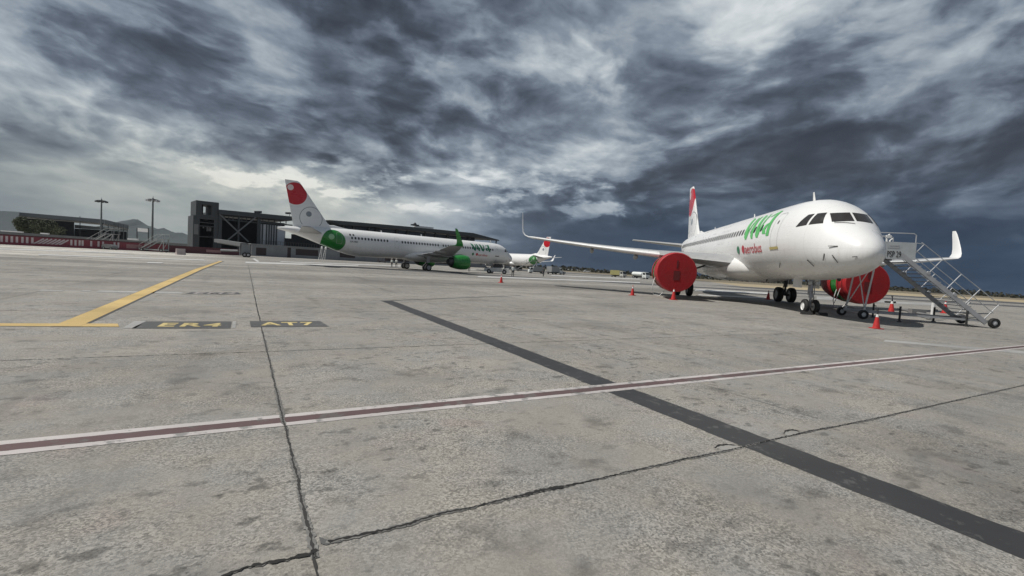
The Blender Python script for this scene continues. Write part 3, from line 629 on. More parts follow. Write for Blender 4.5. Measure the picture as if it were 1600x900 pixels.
    def frame(s0, s1, z0, z1, t_=.028, m=LINE, nm='door', fill=False):
        mb = MB(); rr = .16; pts = []
        for cx_, cz_, a0 in ((s1-rr, z1-rr, 0), (s0+rr, z1-rr, 90), (s0+rr, z0+rr, 180), (s1-rr, z0+rr, 270)):
            for k in range(5): a = R(a0+22.5*k); pts.append((cx_+rr*math.cos(a), cz_+rr*math.sin(a)))
        fine = []
        for i in range(len(pts)):
            a, b = pts[i], pts[(i+1) % len(pts)]; d = math.hypot(b[0]-a[0], b[1]-a[1]); n = max(1, int(d/.15))
            for k in range(n): fine.append((a[0]+(b[0]-a[0])*k/n, a[1]+(b[1]-a[1])*k/n))
        cx_, cz_ = (s0+s1)/2, (z0+z1)/2; n = len(fine)
        for a, b in fine: mb.v.append(tuple(surf(a, b, sdn, .009)))
        for a, b in fine:
            sx_ = (abs(a-cx_)-t_)/max(abs(a-cx_), 1e-3); sz_ = (abs(b-cz_)-t_)/max(abs(b-cz_), 1e-3); mb.v.append(tuple(surf(cx_+(a-cx_)*max(sx_, 0), cz_+(b-cz_)*max(sz_, 0), sdn, .009)))
        for i in range(n): mb.face((i, (i+1) % n, n+(i+1) % n, n+i))
        return mb.build(nm, m, P_)
    if full:
        if L < 40:
            cab = [6.95+.533*i for i in range(44)]; cab = [s for s in cab if s < L-7.6]
            d1 = (5.0, 5.85); doors = [(L-7.35, L-6.6)]; exits = [(14.35, 14.9), (15.2, 15.75)]
            pm = INK
        else:
            cab = [6.55+.533*i for i in range(64)]; cab = [s for s in cab if s < L-10.0 and not (26.0 < s < 27.9) and not (18.1 < s < 18.7)]
            d1 = (5.0, 5.85); doors = [(26.35, 27.1), (L-8.75, L-7.95)]; exits = [(18.0, 18.7)]; pm = INK
        for s in cab: win(s)
        for e in exits: frame(e[0], e[1], 4.05, 5.05, .018)
        frame(d1[0], d1[1], 3.42, 5.25, .02); win(5.42, 4.75, .06, .1, INK, 'door_window')
        for d in doors: frame(d[0], d[1], 3.5, 5.2, .025); 
        for d in doors[:1]: win((d[0]+d[1])/2, 4.6, .06, .1, INK, 'door_window')
        mb = patch(lambda s, z: surf(s, z, sdn, .02), [(4.93, 3.30), (5.92, 3.30), (5.92, 3.44), (4.93, 3.44)], 4, 2); mb.build('door_sill', SILL if L < 40 else DGREY, P_)
        # livery lettering: slanted strokes, wrapped on the skin
        def stroke(mb, pts, ws_, off):
            # pts in (u along reading direction 0..1 wide, v height 0..1)
            fine = []; 
            for i in range(len(pts)-1):
                for k in range(8):
                    t_ = k/8; fine.append((pts[i][0]*(1-t_)+pts[i+1][0]*t_, pts[i][1]*(1-t_)+pts[i+1][1]*t_, ws_[i]*(1-t_)+ws_[i+1]*t_))
            fine.append((*pts[-1], ws_[-1])); k0 = len(mb.v)
            for (u, v_, w_) in fine:
                for q_ in (-.5, -.17, .17, .5): mb.v.append(tuple(map_(u+q_*w_*.88, v_, off)))
            for i in range(len(fine)-1):
                for q_ in range(3): a = k0+i*4+q_; mb.face((a, a+1, a+5, a+4))
        u0, u1, v0, v1 = (10.55, 6.3, 4.02, 5.52) if L < 40 else (11.6, 7.35, 4.05, 5.42)
        def map_(u, v_, off): return surf(u0+(u1-u0)*u, v0+(v1-v0)*v_, sdn, off)
        LM = GREENL if L < 40 else GREENDK
        def letter(strokes):
            mb = MB()
            for i, (p, w_) in enumerate(strokes): stroke(mb, p, w_, .016+.002*i)
            mb.build('livery_letter', LM, P_)
        letter([([(.0, .99), (.06, .93), (.11, .6), (.16, .16), (.20, .04)], [.07, .11, .12, .11, .07]), ([(.20, .04), (.24, .45), (.25, .80), (.235, .95)], [.07, .06, .06, .05])])
        letter([([(.33, .97), (.36, .6), (.41, .16), (.45, .03)], [.07, .11, .11, .07])])
        letter([([(.47, .97), (.51, .93), (.55, .6), (.60, .16), (.64, .04)], [.07, .11, .12, .11, .07]), ([(.64, .04), (.68, .45), (.69, .80), (.675, .95)], [.07, .06, .06, .05])])
        letter([([(.97, .98), (.96, .7), (.97, .4), (1.0, .04)], [.10, .11, .11, .10]), ([(.95, .93), (.88, .90), (.79, .80)], [.10, .09, .06]), ([(.95, .55), (.87, .50), (.82, .32), (.86, .15), (.95, .13)], [.08, .10, .12, .12, .14])])
        zt0 = 3.22 if L < 40 else 3.2; s0 = 9.75 if L < 40 else 10.0
        mb = MB(); add_text(mb, 'aerobus', .78 if L < 40 else .62, lambda a, b: surf(s0-a*1.08, zt0+b, sdn, .02), .004); mb.build('livery_lettering', REDL, P_)
        for sc_, zc_, m_ in ((s0+.32, zt0+.26, REDL), (s0+1.25, zt0+.26, GREENDK)):
            mb = MB(); mb.v.append(tuple(surf(sc_, zc_, sdn, .024)))
            for k in range(20): a = 2*math.pi*k/20; mb.v.append(tuple(surf(sc_+.24*math.cos(a), zc_+.26*math.sin(a), sdn, .020)))
            for k in range(20): mb.face((0, 1+k, 1+(k+1) % 20))
            mb.build('livery_badge', m_, P_)
        if L > 40:
            mb = MB(); add_text(mb, 'XA-VBC', .36, lambda a, b: surf(34.6-a, 3.86+b, sdn, .02), .006); mb.build('registration', INK, P_)
            for s in (34.5, 34.0): win(s, 5.02, .14, .15, INK, 'window')
        else:
            mb = MB(); add_text(mb, 'XA-VBC', .3, lambda a, b: surf(L-8.3-a, 3.9+b, sdn, .02), .006); mb.build('registration', INK, P_)
        # probes, masts, drains
        def blade(s, h, name='antenna', top=True, ch=.3):
            a, b, w = sec(s); z = a if top else b; q_ = 1 if top else -1
            mb = MB(); mb.loft([[(-s, 0, z-.03*q_), (-s-ch*.5, .025, z-.03*q_), (-s-ch, 0, z-.03*q_), (-s-ch*.5, -.025, z-.03*q_)], [(-s-h*.45, 0, z+h*q_), (-s-h*.45-ch*.25, .012, z+h*q_), (-s-h*.45-ch*.5, 0, z+h*q_), (-s-h*.45-ch*.25, -.012, z+h*q_)]]); mb.build(name, CWHITE if top else INK, P_)
        blade(5.5, .52); blade(14.2 if L < 40 else 21, .34); blade(24.2 if L < 40 else 28.5, .3); blade(7.6, .3, top=False); blade(11.0, .25, 'drain_mast', False)
        for s, z, dx_, dz_ in ((.95, 3.30, .32, 0), (1.15, 2.92, -.16, -.3), (1.5, 2.98, .1, -.28), (2.65, 2.72, -.28, -.26), (5.3, 2.6, .3, -.2), (.32, 2.86, .1, 0)):
            a = surf(s, z, sdn, .02); b = surf(max(s+dx_, .05), z+dz_, sdn, .07); mb = MB(); mb.beam(a, b, .03, .028); mb.build('probe', INK, P_)
        mb = MB(); a, b, w = sec(2.55); mb.revolve((-2.55, 0, b+.03), (0, 0, -1), [(0, .09), (.12, .08), (.16, .03)], 10); mb.build('beacon', INK, P_)
        # stowed wiper
        mb = MB(); mb.tube([front(.12*sdn, 4.36, .03), front(.42*sdn, 4.40, .03), front(.80*sdn, 4.42, .03)], .012); mb.build('wiper', INK, P_)
    return root
A_LOC = (22.66, 9.52, .02); A_ROT = -2.2345; B_LOC = (47.44, 83.85, -.2); B_ROT = .1944
pa = airliner('parked_airplane', A_LOC, A_ROT, 37.57, 'large white airplane parked nose on at right with red engine covers and boarding stairs', engine_mat=GREEN, detail=2)
pb = airliner('parked_airplane', B_LOC, B_ROT, 44.51, 'long white airplane seen side on with green engines and green winglets in front of terminal', engine_mat=GREEN, winglet_mat=GREEN, dw=4.27)
fwc = Rh*-.65+Fh*.76; tail = DP(863, 403, 152); ncp = Vector((tail.x, tail.y, 0))+fwc.normalized()*37.57
pc = airliner('parked_airplane', (ncp.x, ncp.y, gz(ncp.y)), math.atan2(fwc.y, fwc.x), 37.57, 'distant white airplane with red topped tail fin behind the nose of the long airplane', engine_mat=WHITE, detail=1, side=1, full=False)

# frames of the near airplane, to stand things round it
MA = Matrix.Translation(A_LOC) @ Matrix.Rotation(A_ROT, 4, 'Z')
def LA(s, y, z=0.): return MA @ Vector((-s, y, z))
# engine covers: fabric drums over each inlet and each rear cowl
REDDF = mat('red_fabric_shaded', (.28, .003, .007), .85, var=.25, scale=.9, bump=.05)  # same fabric for the inlet faces, their shade put into a darker red
def cover(sd, rear, label):
    ey = 5.75*sd; es = 10.85; ez = 1.80; root = thing('engine_cover', LA(es, ey), A_ROT, label, 'engine cover', 'red fabric covers on the engines')
    rd = random.Random(5+sd+rear*3); rings = []; N = 56
    if not rear: prof = [(.10, 1.235), (.095, 1.262), (.07, 1.285), (0, 1.30), (-.15, 1.315), (-.35, 1.325), (-.6, 1.33), (-.8, 1.328), (-.95, 1.31)]
    else: prof = [(-1.70, 1.295), (-1.72, 1.30), (-2.0, 1.285), (-2.3, 1.255), (-2.8, 1.19), (-3.3, 1.07), (-3.7, .95), (-3.95, .80)]
    for i, (a, r_) in enumerate(prof):
        ring = []
        for j in range(N):
            t_ = 2*math.pi*j/N; w_ = .012*math.sin(9*t_+i*1.7)+.010*math.sin(17*t_+i*2.3)+rd.uniform(-.006, .006)
            w_ *= .1 if i < 4 and not rear else .6
            ring.append((a+(w_ if 1 < i else 0), (r_+w_)*math.sin(t_), ez+(r_+w_)*math.cos(t_)))
        rings.append(ring)
    mb = MB(); mb.loft(rings, cap=False); mb.build('cover_side', REDF, root, angle=70)
    if not rear:
        for a_ in (-.22, -.72):
            mb = MB(); mb.loft([[(a_+q_, 1.345*math.sin(2*math.pi*j/N), ez+1.345*math.cos(2*math.pi*j/N)) for j in range(N)] for q_ in (0, .035)], cap=False); mb.build('strap_band', REDD, root)
    if not rear:
        mb = MB(); mb.loft([[(.10+.03*(1-k*k)+.006*math.sin(5*2*math.pi*j/N+k*3)*k*(1-k), 1.235*k*math.sin(2*math.pi*j/N), ez+1.235*k*math.cos(2*math.pi*j/N)) for j in range(N)] for k in (1, .97, .8, .6, .4, .2, .02)]); mb.build('cover_face', REDDF, root, angle=70)
        mb = MB(); mb.box((.145, 0, ez-.22), (.01, .40, .62)).box((.145, .02, ez+.52), (.01, .11, .52)); mb.build('document_pocket', REDD, root)
        mb = MB(); mb.tube([(-.9, -1.25, ez-.5), (-1.0, -1.35, ez-1.2), (-1.1, -1.2, ez-1.62), (-1.0, -.8, ez-1.66), (-.9, -.5, ez-1.28)], .026, 6).tube([(-.4, -1.28, ez-.4), (-.5, -1.42, ez-1.1), (-.9, -1.35, ez-1.5)], .02, 6); mb.build('tie_strap', CWHITE, root)
    else:
        mb = MB(); mb.loft([[(-3.95, .8*k*math.sin(2*math.pi*j/N), ez+.8*k*math.cos(2*math.pi*j/N)) for j in range(N)] for k in (1, .5, .02)]); mb.build('cover_face', REDF, root)
    return root
cover(-1, 0, 'round red inlet cover on the engine left of the large airplane, with dark pocket')
cover(-1, 1, 'red rear cowl cover behind the round inlet cover of the left engine')
cover(1, 0, 'red inlet cover on the engine behind the stair legs, right of the nose wheels')
cover(1, 1, 'red rear cowl cover on the right engine, left of the green gap')
# ------------------------------------------------------------------ boarding stairs
st = thing('boarding_stairs', LA(4.75, 2.80), A_ROT, 'grey mobile boarding stairs with open steps and handrails at the nose of the large airplane', 'boarding stairs')
STG = mat('stair_grey', (.40, .41, .42), .5, .2, var=.15, scale=2); HX = .85
y0, y1, z0, z1 = .62, 4.42, 3.25, .30; sl_ = Vector((0, y1-y0, z1-z0)).normalized(); nr = Vector((0, -sl_.z, sl_.y))
mb = MB(); mb.bx(-HX, HX, -1.0, 1.15, 3.17, 3.25)
for k in range(5): mb.bx(-HX+.1, HX-.1, -.9+.42*k, -.86+.42*k, 3.06, 3.168)
mb.build('platform_floor', STG, st)
for sx in (-1, 1):
    mb = MB(); mb.bx(sx*HX, sx*(HX+.03), -.95, 1.15, 3.02, 3.86); pn = mb.build('platform_panel', mat('panel_grey', (.46, .48, .49), .5), st)
    if sx > 0:
        mb = MB(); add_text(mb, 'PSP 29', .42, lambda a, b: (HX+.042, -.12+a*.55, 3.12+b), .004); mb.build('stair_number', INK, pn)
        mb = MB(); mb.bx(HX+.032, HX+.038, -.12, .42, 3.55, 3.62).bx(HX+.032, HX+.038, -.05, .40, 3.66, 3.71); mb.build('nameplate', GREYP, pn)
    mb = MB(); mb.tube([(sx*HX, -.95, 3.86), (sx*HX, -.95, 4.20), (sx*HX, -.88, 4.28), (sx*HX, 1.02, 4.30), (sx*HX, 1.12, 4.22), (sx*HX, 1.12, 3.86)], .024)
    mb.tube([(sx*HX, -.95, 4.08), (sx*HX, -.2, 4.08), (sx*HX, -.12, 4.0), (sx*HX, -.12, 3.86)], .02); mb.build('guard_rail', ALU, st)
    a = Vector((sx*HX, y0, z0)); b = Vector((sx*HX, y1, z1))
    mb = MB(); mb.beam(a-sl_*.1-nr*.04, b+sl_*.1-nr*.04, .07, .20).beam(a+sl_*1.35+nr*.07, a+sl_*1.5+nr*.07, .10, .14).beam(a+sl_*2.9+nr*.07, a+sl_*3.05+nr*.07, .10, .14); mb.build('side_stringer', STG, st)
    mb = MB(); Lr = (b-a).length; n = 5
    for k in range(n): p = a+sl_*(.35+(Lr-.45)*k/(n-1)); mb.tube([p, p+nr*.98], .021)
    for h in (.98, .52): mb.tube([a+sl_*.2+nr*h, b+nr*h], .019)
    mb.tube([(sx*HX, 1.12, 3.86), a+sl_*.35+nr*.98], .016); mb.build('handrail', ALU, st)
for k in range(16):
    u = (k+.7)/16.4; mb = MB(); mb.bx(-HX+.04, HX-.04, y0+(y1-y0)*u-.02, y0+(y1-y0)*u+.25, z0+(z1-z0)*u-.03, z0+(z1-z0)*u); mb.build('step', STG, st)
for sx in (-1, 1):
    x_ = sx*HX*.96
    mb = MB(); mb.tube([(x_, -.85, .35), (x_, -.5, 3.1)], .038, 6).tube([(x_, -.85, .55), (-x_, -.5, 3.0)], .026, 6); mb.build('support_leg', LGREY, st)
    mb = MB(); mb.beam((x_, -.95, .36), (x_, 4.72, .30), .07, .09); mb.build('chassis_rail', STG, st)
    for yy, r_ in ((-.95, .23), (4.72, .24)):
        mb = MB(); xc = sx*(HX+.12); mb.use(BLACK).revolve((xc-.085, yy, r_), (1, 0, 0), [(0, r_*.5), (0, r_*.85), (.03, r_*.98), (.14, r_*.98), (.17, r_*.85), (.17, r_*.5)], 20, False).use(LGREY).revolve((xc-.08, yy, r_), (1, 0, 0), [(0, .02), (.03, r_*.5), (.13, r_*.5), (.16, .02)], 14); mb.build('wheel', None, st)
mb = MB(); mb.tube([(-HX, -.86, .62), (-HX*.6, -.86, .50), (HX*.6, -.86, .50), (HX, -.86, .62)], .03).bx(-HX, HX, 4.5, 4.62, .26, .34).beam((-HX, -.95, .3), (HX, -.95, .3), .06, .06).beam((-HX, 4.72, .28), (HX, 4.72, .28), .06, .06); mb.build('cross_frame', STG, st)
for (x_, y_) in ((HX+.2, .62), (HX+.2, 3.5), (-HX-.2, .62), (-HX-.2, 3.5)):
    mb = MB(); mb.tube([(x_, y_, .02), (x_, y_, .75)], .045).revolve((x_, y_, 0), (0, 0, 1), [(0, .10), (.03, .10), (.05, .03)], 12).beam((x_, y_, .62), (x_*.8, y_, .62), .05, .05); mb.build('stabiliser', INK, st)
mb = MB()
for (x_, y_, h_) in ((.2, -.45, .42), (-.35, .1, .5), (.35, .12, .62), (.1, .42, .44)): mb.tube([(x_, y_, 3.25), (x_, y_, 3.55+h_), (x_, y_+.12, 3.65+h_)], .035, 6)
mb.box((.35, .2, 4.15), (.1, .22, .14)); mb.build('control_post', CWHITE, st)
# ------------------------------------------------------------------ cones
def make_cone(loc, h, label, rod=False):
    root = thing('traffic_cone', loc, random.uniform(0, 3), label, 'traffic cone', 'red traffic cones round the airplanes'); k = h/.75
    mb = MB(); mb.bx(-.2*k, .2*k, -.2*k, .2*k, 0, .035*k); mb.build('base', CONE, root)
    mb = MB(); mb.revolve((0, 0, .0352*k), (0, 0, 1), [(0, .15*k), (.02*k, .145*k), (.49*k, .062*k)], 20); mb.build('cone_body', CONE, root)
    mb = MB(); mb.revolve((0, 0, .527*k), (0, 0, 1), [(0, .0605*k), (.12*k, .04*k)], 20); mb.build('reflective_band', CWHITE, root)
    mb = MB(); mb.revolve((0, 0, .649*k), (0, 0, 1), [(0, .036*k), (.09*k, .026*k), (.10*k, .01*k)], 14); mb.build('tip', CONE if not rod else INK, root)
    if rod:
        mb = MB(); mb.tube([(0, 0, .74*k), (.0, 0, .93*k)], .022, 8).tube([(0, 0, .80*k), (.05, .03, .84*k), (.07, .05, .93*k)], .016, 8); mb.build('lamp_clip', INK, root)
    return root
for (px, py, h, lb, rod) in ((1369, 513.5, .66, 'largest traffic cone in front of the airplane nose, with a dark clip on top', True), (1392, 491.5, .95, 'traffic cone with dark tip behind the largest cone, under the stairs platform', True),
    (1476, 489.5, .95, 'traffic cone seen through the gap beneath the boarding steps', False), (1200, 468, .8, 'dark looking traffic cone standing in shade left of the main wheels', False),
    (988, 461.5, .72, 'traffic cone standing alone left of the round red engine cover', False), (1052, 468.5, .78, 'traffic cone standing directly under the round red engine cover', False),
    (783, 441.8, .75, 'traffic cone standing alone beyond the apron, near the nose of the long airplane', False)):
    make_cone(G(px, py), h, lb, rod)
# tow bar lying beside the stairs
tb = thing('tow_bar', G(1456, 500), 0, 'white tow bar with an upright lever lying behind the boarding stairs', 'tow bar')
a = G(1456, 499)-tb.location; b = G(1476, 499.5)-tb.location; c = G(1408, 489)-tb.location
mb = MB(); mb.tube([(0, 0, .15), tuple(b+Vector((0, 0, .15)))], .07).tube([(0, 0, .15), (0, .0, .95)], .09); mb.build('lever', CWHITE, tb)
mb = MB(); mb.tube([(0, 0, .2), tuple(c+Vector((0, 0, .25)))], .08).box(tuple(c*.45+Vector((0, 0, .3))), (.8, .35, .3), rz=-.6).tube([(-.2, 0, .06), (.2, .3, .06)], .06); mb.build('bar', mat('bar_grey', (.2, .2, .2), .6), tb)
# chocks
for q_, lb in (((5.12, -.36), 'black wheel chock in front of the left nose wheel'), ((5.12, .36), 'black wheel chock in front of the right nose wheel')):
    mb = MB(); p = q_; mb.loft([[(x_, y_, z_) for x_, z_ in ((.0, 0), (.26, 0), (.17, .14), (.09, .14))] for y_ in (-.26, .26)])
    o = mb.build('wheel_chock', BLACK, label=lb, cat='wheel chock'); o.matrix_world = Matrix.Translation(LA(q_[0]-.38, q_[1])) @ Matrix.Rotation(A_ROT, 4, 'Z')
# ------------------------------------------------------------------ people
SKIN = mat('skin', (.35, .2, .13), .6); VEST = mat('hi_vis_white', (.62, .64, .60), .7); VESTY = mat('hi_vis_yellow', (.45, .55, .12), .7); TROU = mat('dark_trousers', (.022, .024, .032), .8); CAP = mat('cap', (.55, .55, .52), .7); CAPD = mat('dark_cap', (.03, .03, .035), .8)
def person(loc, rz, top, cap, label, stride=.12, arm=.12):
    root = thing('person', loc, rz, label, 'person')
    J = {'pel': (0, 0, .95, .15), 'wai': (0, 0, 1.12, .14), 'che': (0, 0, 1.36, .17), 'nek': (0, .01, 1.50, .06), 'hd': (0, .02, 1.58, .085), 'ht': (0, .02, 1.68, .095), 'hu': (0, .01, 1.74, .06),
         'hl': (-.10, 0, .88, .10), 'kl': (-.12, stride*.5, .50, .065), 'al': (-.12, stride*.3-.05*stride, .10, .045), 'tl': (-.13, stride*.3+.16, .04, .04), 'hr': (.10, 0, .88, .10), 'kr': (.12, -stride*.3, .50, .065), 'ar': (.12, -stride, .10, .045), 'tr': (.13, -stride+.18, .04, .04),
         'sl': (-.19, 0, 1.42, .07), 'el': (-.25, -.03, 1.16, .047), 'wl': (-.24, arm, .92, .032), 'dl': (-.24, arm+.03, .82, .03), 'sr': (.19, 0, 1.42, .07), 'er': (.25, -.03, 1.16, .047), 'wr': (.24, arm*.6, .92, .032), 'dr': (.24, arm*.6+.03, .82, .03)}
    E_ = ['pel wai', 'wai che', 'che nek', 'nek hd', 'hd ht', 'ht hu', 'pel hl', 'hl kl', 'kl al', 'al tl', 'pel hr', 'hr kr', 'kr ar', 'ar tr', 'che sl', 'sl el', 'el wl', 'wl dl', 'che sr', 'sr er', 'er wr', 'wr dr']
    ks = list(J); me = bpy.data.meshes.new('b'); me.from_pydata([J[k][:3] for k in ks], [tuple(ks.index(x) for x in e.split()) for e in E_], [])
    o = bpy.data.objects.new('b', me); COL.objects.link(o); md = o.modifiers.new('s', 'SKIN')
    for i, k in enumerate(ks): me.skin_vertices[0].data[i].radius = (J[k][3], J[k][3]*(.8 if k in ('pel', 'wai', 'che') else 1))
    me.skin_vertices[0].data[0].use_root = True; o.modifiers.new('u', 'SUBSURF').levels = 1
    dg = bpy.context.evaluated_depsgraph_get(); m2 = bpy.data.meshes.new_from_object(o.evaluated_get(dg)); bpy.data.objects.remove(o)
    m2.materials.clear()
    for q_ in (SKIN, top, TROU, INK): m2.materials.append(q_)
    for p in m2.polygons:
        z = p.center.z; x = abs(p.center.x); p.use_smooth = True
        p.material_index = 0 if z > 1.49 else (3 if z < .09 else (0 if x > .205 and z < .97 else (1 if z > .98 or x > .205 and z > .97 else 2)))
    bd = bpy.data.objects.new('body', m2); COL.objects.link(bd); bd.parent = root
    mb = MB(); mb.revolve((0, .012, 1.66), (0, 0, 1), [(0, .118), (.05, .116), (.10, .08), (.125, .02)], 14).box((0, .13, 1.668), (.15, .12, .015)); mb.build('cap', cap, root)
    return root
person(G(612, 417.3), 2.5, VEST, CAP, 'left person of the two in white vests behind the long airplane', .2)
person(G(619, 417.6), -.6, VEST, CAP, 'right person of the two in white vests behind the long airplane', -.1)
person(G(786.5, 428.4), 1.2, VEST, CAP, 'person in white vest beside the white tractor under the airplane nose', .3, .35)
person(G(801, 432.6), -.4, VEST, CAPD, 'person in light shirt and dark trousers right of the long airplane nose', .18)
person(G(849, 432), 1.9, mat('dark_shirt', (.04, .05, .05), .8), CAPD, 'person in dark clothes standing alone below the distant airplane tail', .1)
person(G(733, 424.6), 2.9, mat('dark_shirt', (.04, .05, .05), .8), CAPD, 'person in dark clothes standing under the near green engine', .05)
# ------------------------------------------------------------------ vehicles
def wheel_on(root, x, y, r, w=.22):
    mb = MB(); mb.use(BLACK).revolve((x, y-w/2, r), (0, 1, 0), [(0, r*.5), (0, r*.9), (.03, r), (w-.03, r), (w, r*.9), (w, r*.5)], 18, False).use(GREYP).revolve((x, y-w/2+.01, r), (0, 1, 0), [(0, .03), (.02, r*.5), (w-.04, r*.5), (w-.02, .03)], 12); mb.build('wheel', None, root)
def shell(mb, prof, w, taper=.0):
    """side profile (x,z) swept across the width, with a little tumblehome"""
    mb.loft([[(x, y_, z) for x, z in prof] for y_ in (-w/2+taper, -w/2+.03, 0, w/2-.03, w/2-taper)] if False else [[(x*.985, y_, z-.015) if abs(y_) > w/2-.01 else (x, y_, z) for x, z in prof] for y_ in (-w/2, -w/2+.06, 0, w/2-.06, w/2)])
def car(loc, rz, col, label, cat='car', L=4.3, Hh=1.5, van=False):
    root = thing('parked_'+('van' if van else 'car'), loc, rz, label, cat); h = Hh
    if van: prof = [(-L/2, .35), (-L/2, h*.95), (-L/2+.15, h), (L/2-1.4, h), (L/2-.75, h*.62), (L/2-.05, h*.5), (L/2, .4), (L/2-.1, .28), (-L/2+.1, .28)]
    else: prof = [(-L/2, .35), (-L/2+.02, h*.6), (-L/2+.5, h*.66), (-L/2+.95, h*.96), (-L/2+1.4, h), (L/2-1.9, h*.98), (L/2-1.15, h*.66), (L/2-.15, h*.55), (L/2, .4), (L/2-.1, .26), (-L/2+.1, .26)]
    mb = MB(); shell(mb, prof, 1.75); mb.build('body', col, root, angle=30)
    mb = MB()
    for sd in (-1, 1):
        if van: mb.poly([(L/2-1.95, sd*.885, h*.62), (L/2-.95, sd*.885, h*.62), (L/2-1.42, sd*.885, h*.92), (L/2-1.95, sd*.885, h*.92)])
        else: mb.poly([(-L/2+.75, sd*.885, h*.68), (L/2-1.35, sd*.885, h*.68), (L/2-1.9, sd*.885, h*.92), (-L/2+1.1, sd*.885, h*.92)])
    mb.build('side_window', GLASS, root, smooth=False)
    for x in (-L/2+.8, L/2-.8):
        for y in (-.8, .8): wheel_on(root, x, y, .33)
    return root
def truck(loc, rz, cabc, bodyc, label, tank=False):
    root = thing('service_truck', loc, rz, label, 'truck')
    mb = MB(); shell(mb, [(1.9, .5), (1.9, 2.5), (2.1, 2.65), (3.2, 2.6), (3.65, 1.6), (3.8, 1.4), (3.8, .5)], 2.3); cb_ = mb.build('cab', cabc, root)
    mb = MB(); mb.poly([(3.27, -1.0, 2.48), (3.27, 1.0, 2.48), (3.68, 1.0, 1.65), (3.68, -1.0, 1.65)]); 
    for sd in (-1, 1): mb.poly([(2.2, sd*1.165, 1.6), (3.4, sd*1.165, 1.6), (3.1, sd*1.165, 2.4), (2.2, sd*1.165, 2.4)])
    mb.build('cab_window', GLASS, cb_, smooth=False)
    mb = MB()
    if tank: mb.loft([[(x, 1.15*k*math.cos(t_), 1.75+.85*k*math.sin(t_)) for t_ in [2*math.pi*j/20 for j in range(20)]] for x, k in ((-3.7, .3), (-3.6, .8), (-3.4, 1), (1.3, 1), (1.5, .8), (1.6, .3))])
    else: mb.bx(-3.6, 1.7, -1.15, 1.15, .95, 2.9).bx(-3.5, 1.6, -1.0, 1.0, 2.902, 3.05)
    mb.build('tank' if tank else 'cargo_body', bodyc, root)
    mb = MB(); mb.bx(-3.6, 3.4, -.5, .5, .5, .9); mb.build('chassis', DGREY, root)
    for x in (-2.5, 2.7):
        for y in (-1, 1): wheel_on(root, x, y, .48, .3)
    return root
YG = math.atan2(Rh.y, Rh.x)
truck(G(965.5, 433), YG-.9, mat('truck_pale', (.5, .5, .46), .5), mat('truck_yellow', (.30, .28, .12), .5), 'yellow box truck far off on the taxiway left of the white tanker').scale = (.72, .8, .72)
truck(G(1000, 435.4), YG-.9, mat('truck_white', (.72, .75, .73), .4), mat('truck_white', (.72, .75, .73), .4), 'white tanker truck far off, left of the round red engine cover', True).scale = (.75, .85, .8)
def tractor(loc, rz, col, label):
    root = thing('tow_tractor', loc, rz, label, 'tow tractor')
    mb = MB(); shell(mb, [(-2.4, .35), (-2.4, 1.15), (-.4, 1.2), (.6, 1.1), (2.4, 1.0), (2.45, .4)], 2.1); mb.build('body', col, root)
    mb = MB(); mb.bx(-1.0, .5, -.8, .8, 1.21, 1.85).bx(-1.05, .55, -.85, .85, 1.852, 1.93); mb.build('cab', GLASS, root)
    for x in (-1.5, 1.5):
        for y in (-.95, .95): wheel_on(root, x, y, .42, .3)
    mb = MB(); mb.tube([(2.4, 0, .5), (5.2, 0, .45)], .07); mb.build('tow_coupling', CWHITE, root)
tractor(G(776, 427.6), YG+math.pi, mat('tractor_white', (.62, .62, .60), .4), 'low white tow tractor under the nose of the long airplane')
car(G(513, 404.2), YG+.3, mat('car_red', (.14, .08, .075), .4), 'dull red car parked behind the two white tail props')
car(G(470, 402.2), YG, mat('car_white', (.62, .63, .64), .35), 'white car parked before the terminal base, left of the dull red car')
car(G(454, 401.6), YG+.2, mat('car_silver', (.40, .41, .42), .35), 'silver car parked farthest left under the tail of the long airplane')
car(G(526.5, 404.8), YG, mat('car_white', (.62, .63, .64), .35), 'white van parked behind the airplane tail, between dull red car and dark trailers', 'van', 4.6, 2.2, True)
car(G(541, 406), YG+.1, mat('car_white', (.62, .63, .64), .35), 'small white car parked right of the white van, left of the luggage carts')
# tail props under the long airplane
for (a_, b_, lb) in (((499.5, 406), (503, 387.5), 'left of two slim white props under the tail of the long airplane'), ((505.5, 406.2), (509, 388.5), 'right of two slim white props under the tail of the long airplane')):
    A_ = G(*a_); D_ = A_.dot(Fh); B_ = DP(b_[0], b_[1], (A_-Vector((0, 0, CAMH))).dot(Fv)); root = thing('tail_prop', A_, 0, lb, 'prop'); B_ = B_-A_
    mb = MB(); mb.tube([(-.35, 0, 0), (B_.x-.12, B_.y, B_.z)], .07, 6).tube([(.35, 0, 0), (B_.x+.12, B_.y, B_.z)], .07, 6)
    for k in range(6): u = (k+.5)/6; mb.tube([(-.35+(B_.x+.23)*u, B_.y*u, B_.z*u), (.35+(B_.x-.23)*u, B_.y*u, B_.z*u)], .045, 6)
    mb.build('ladder_frame', CWHITE, root); mb = MB(); mb.revolve((B_.x, B_.y, B_.z-.3), (0, 0, 1), [(0, .1), (.2, .32), (.6, .3), (.8, .1)], 10); mb.build('pad', CWHITE, root)
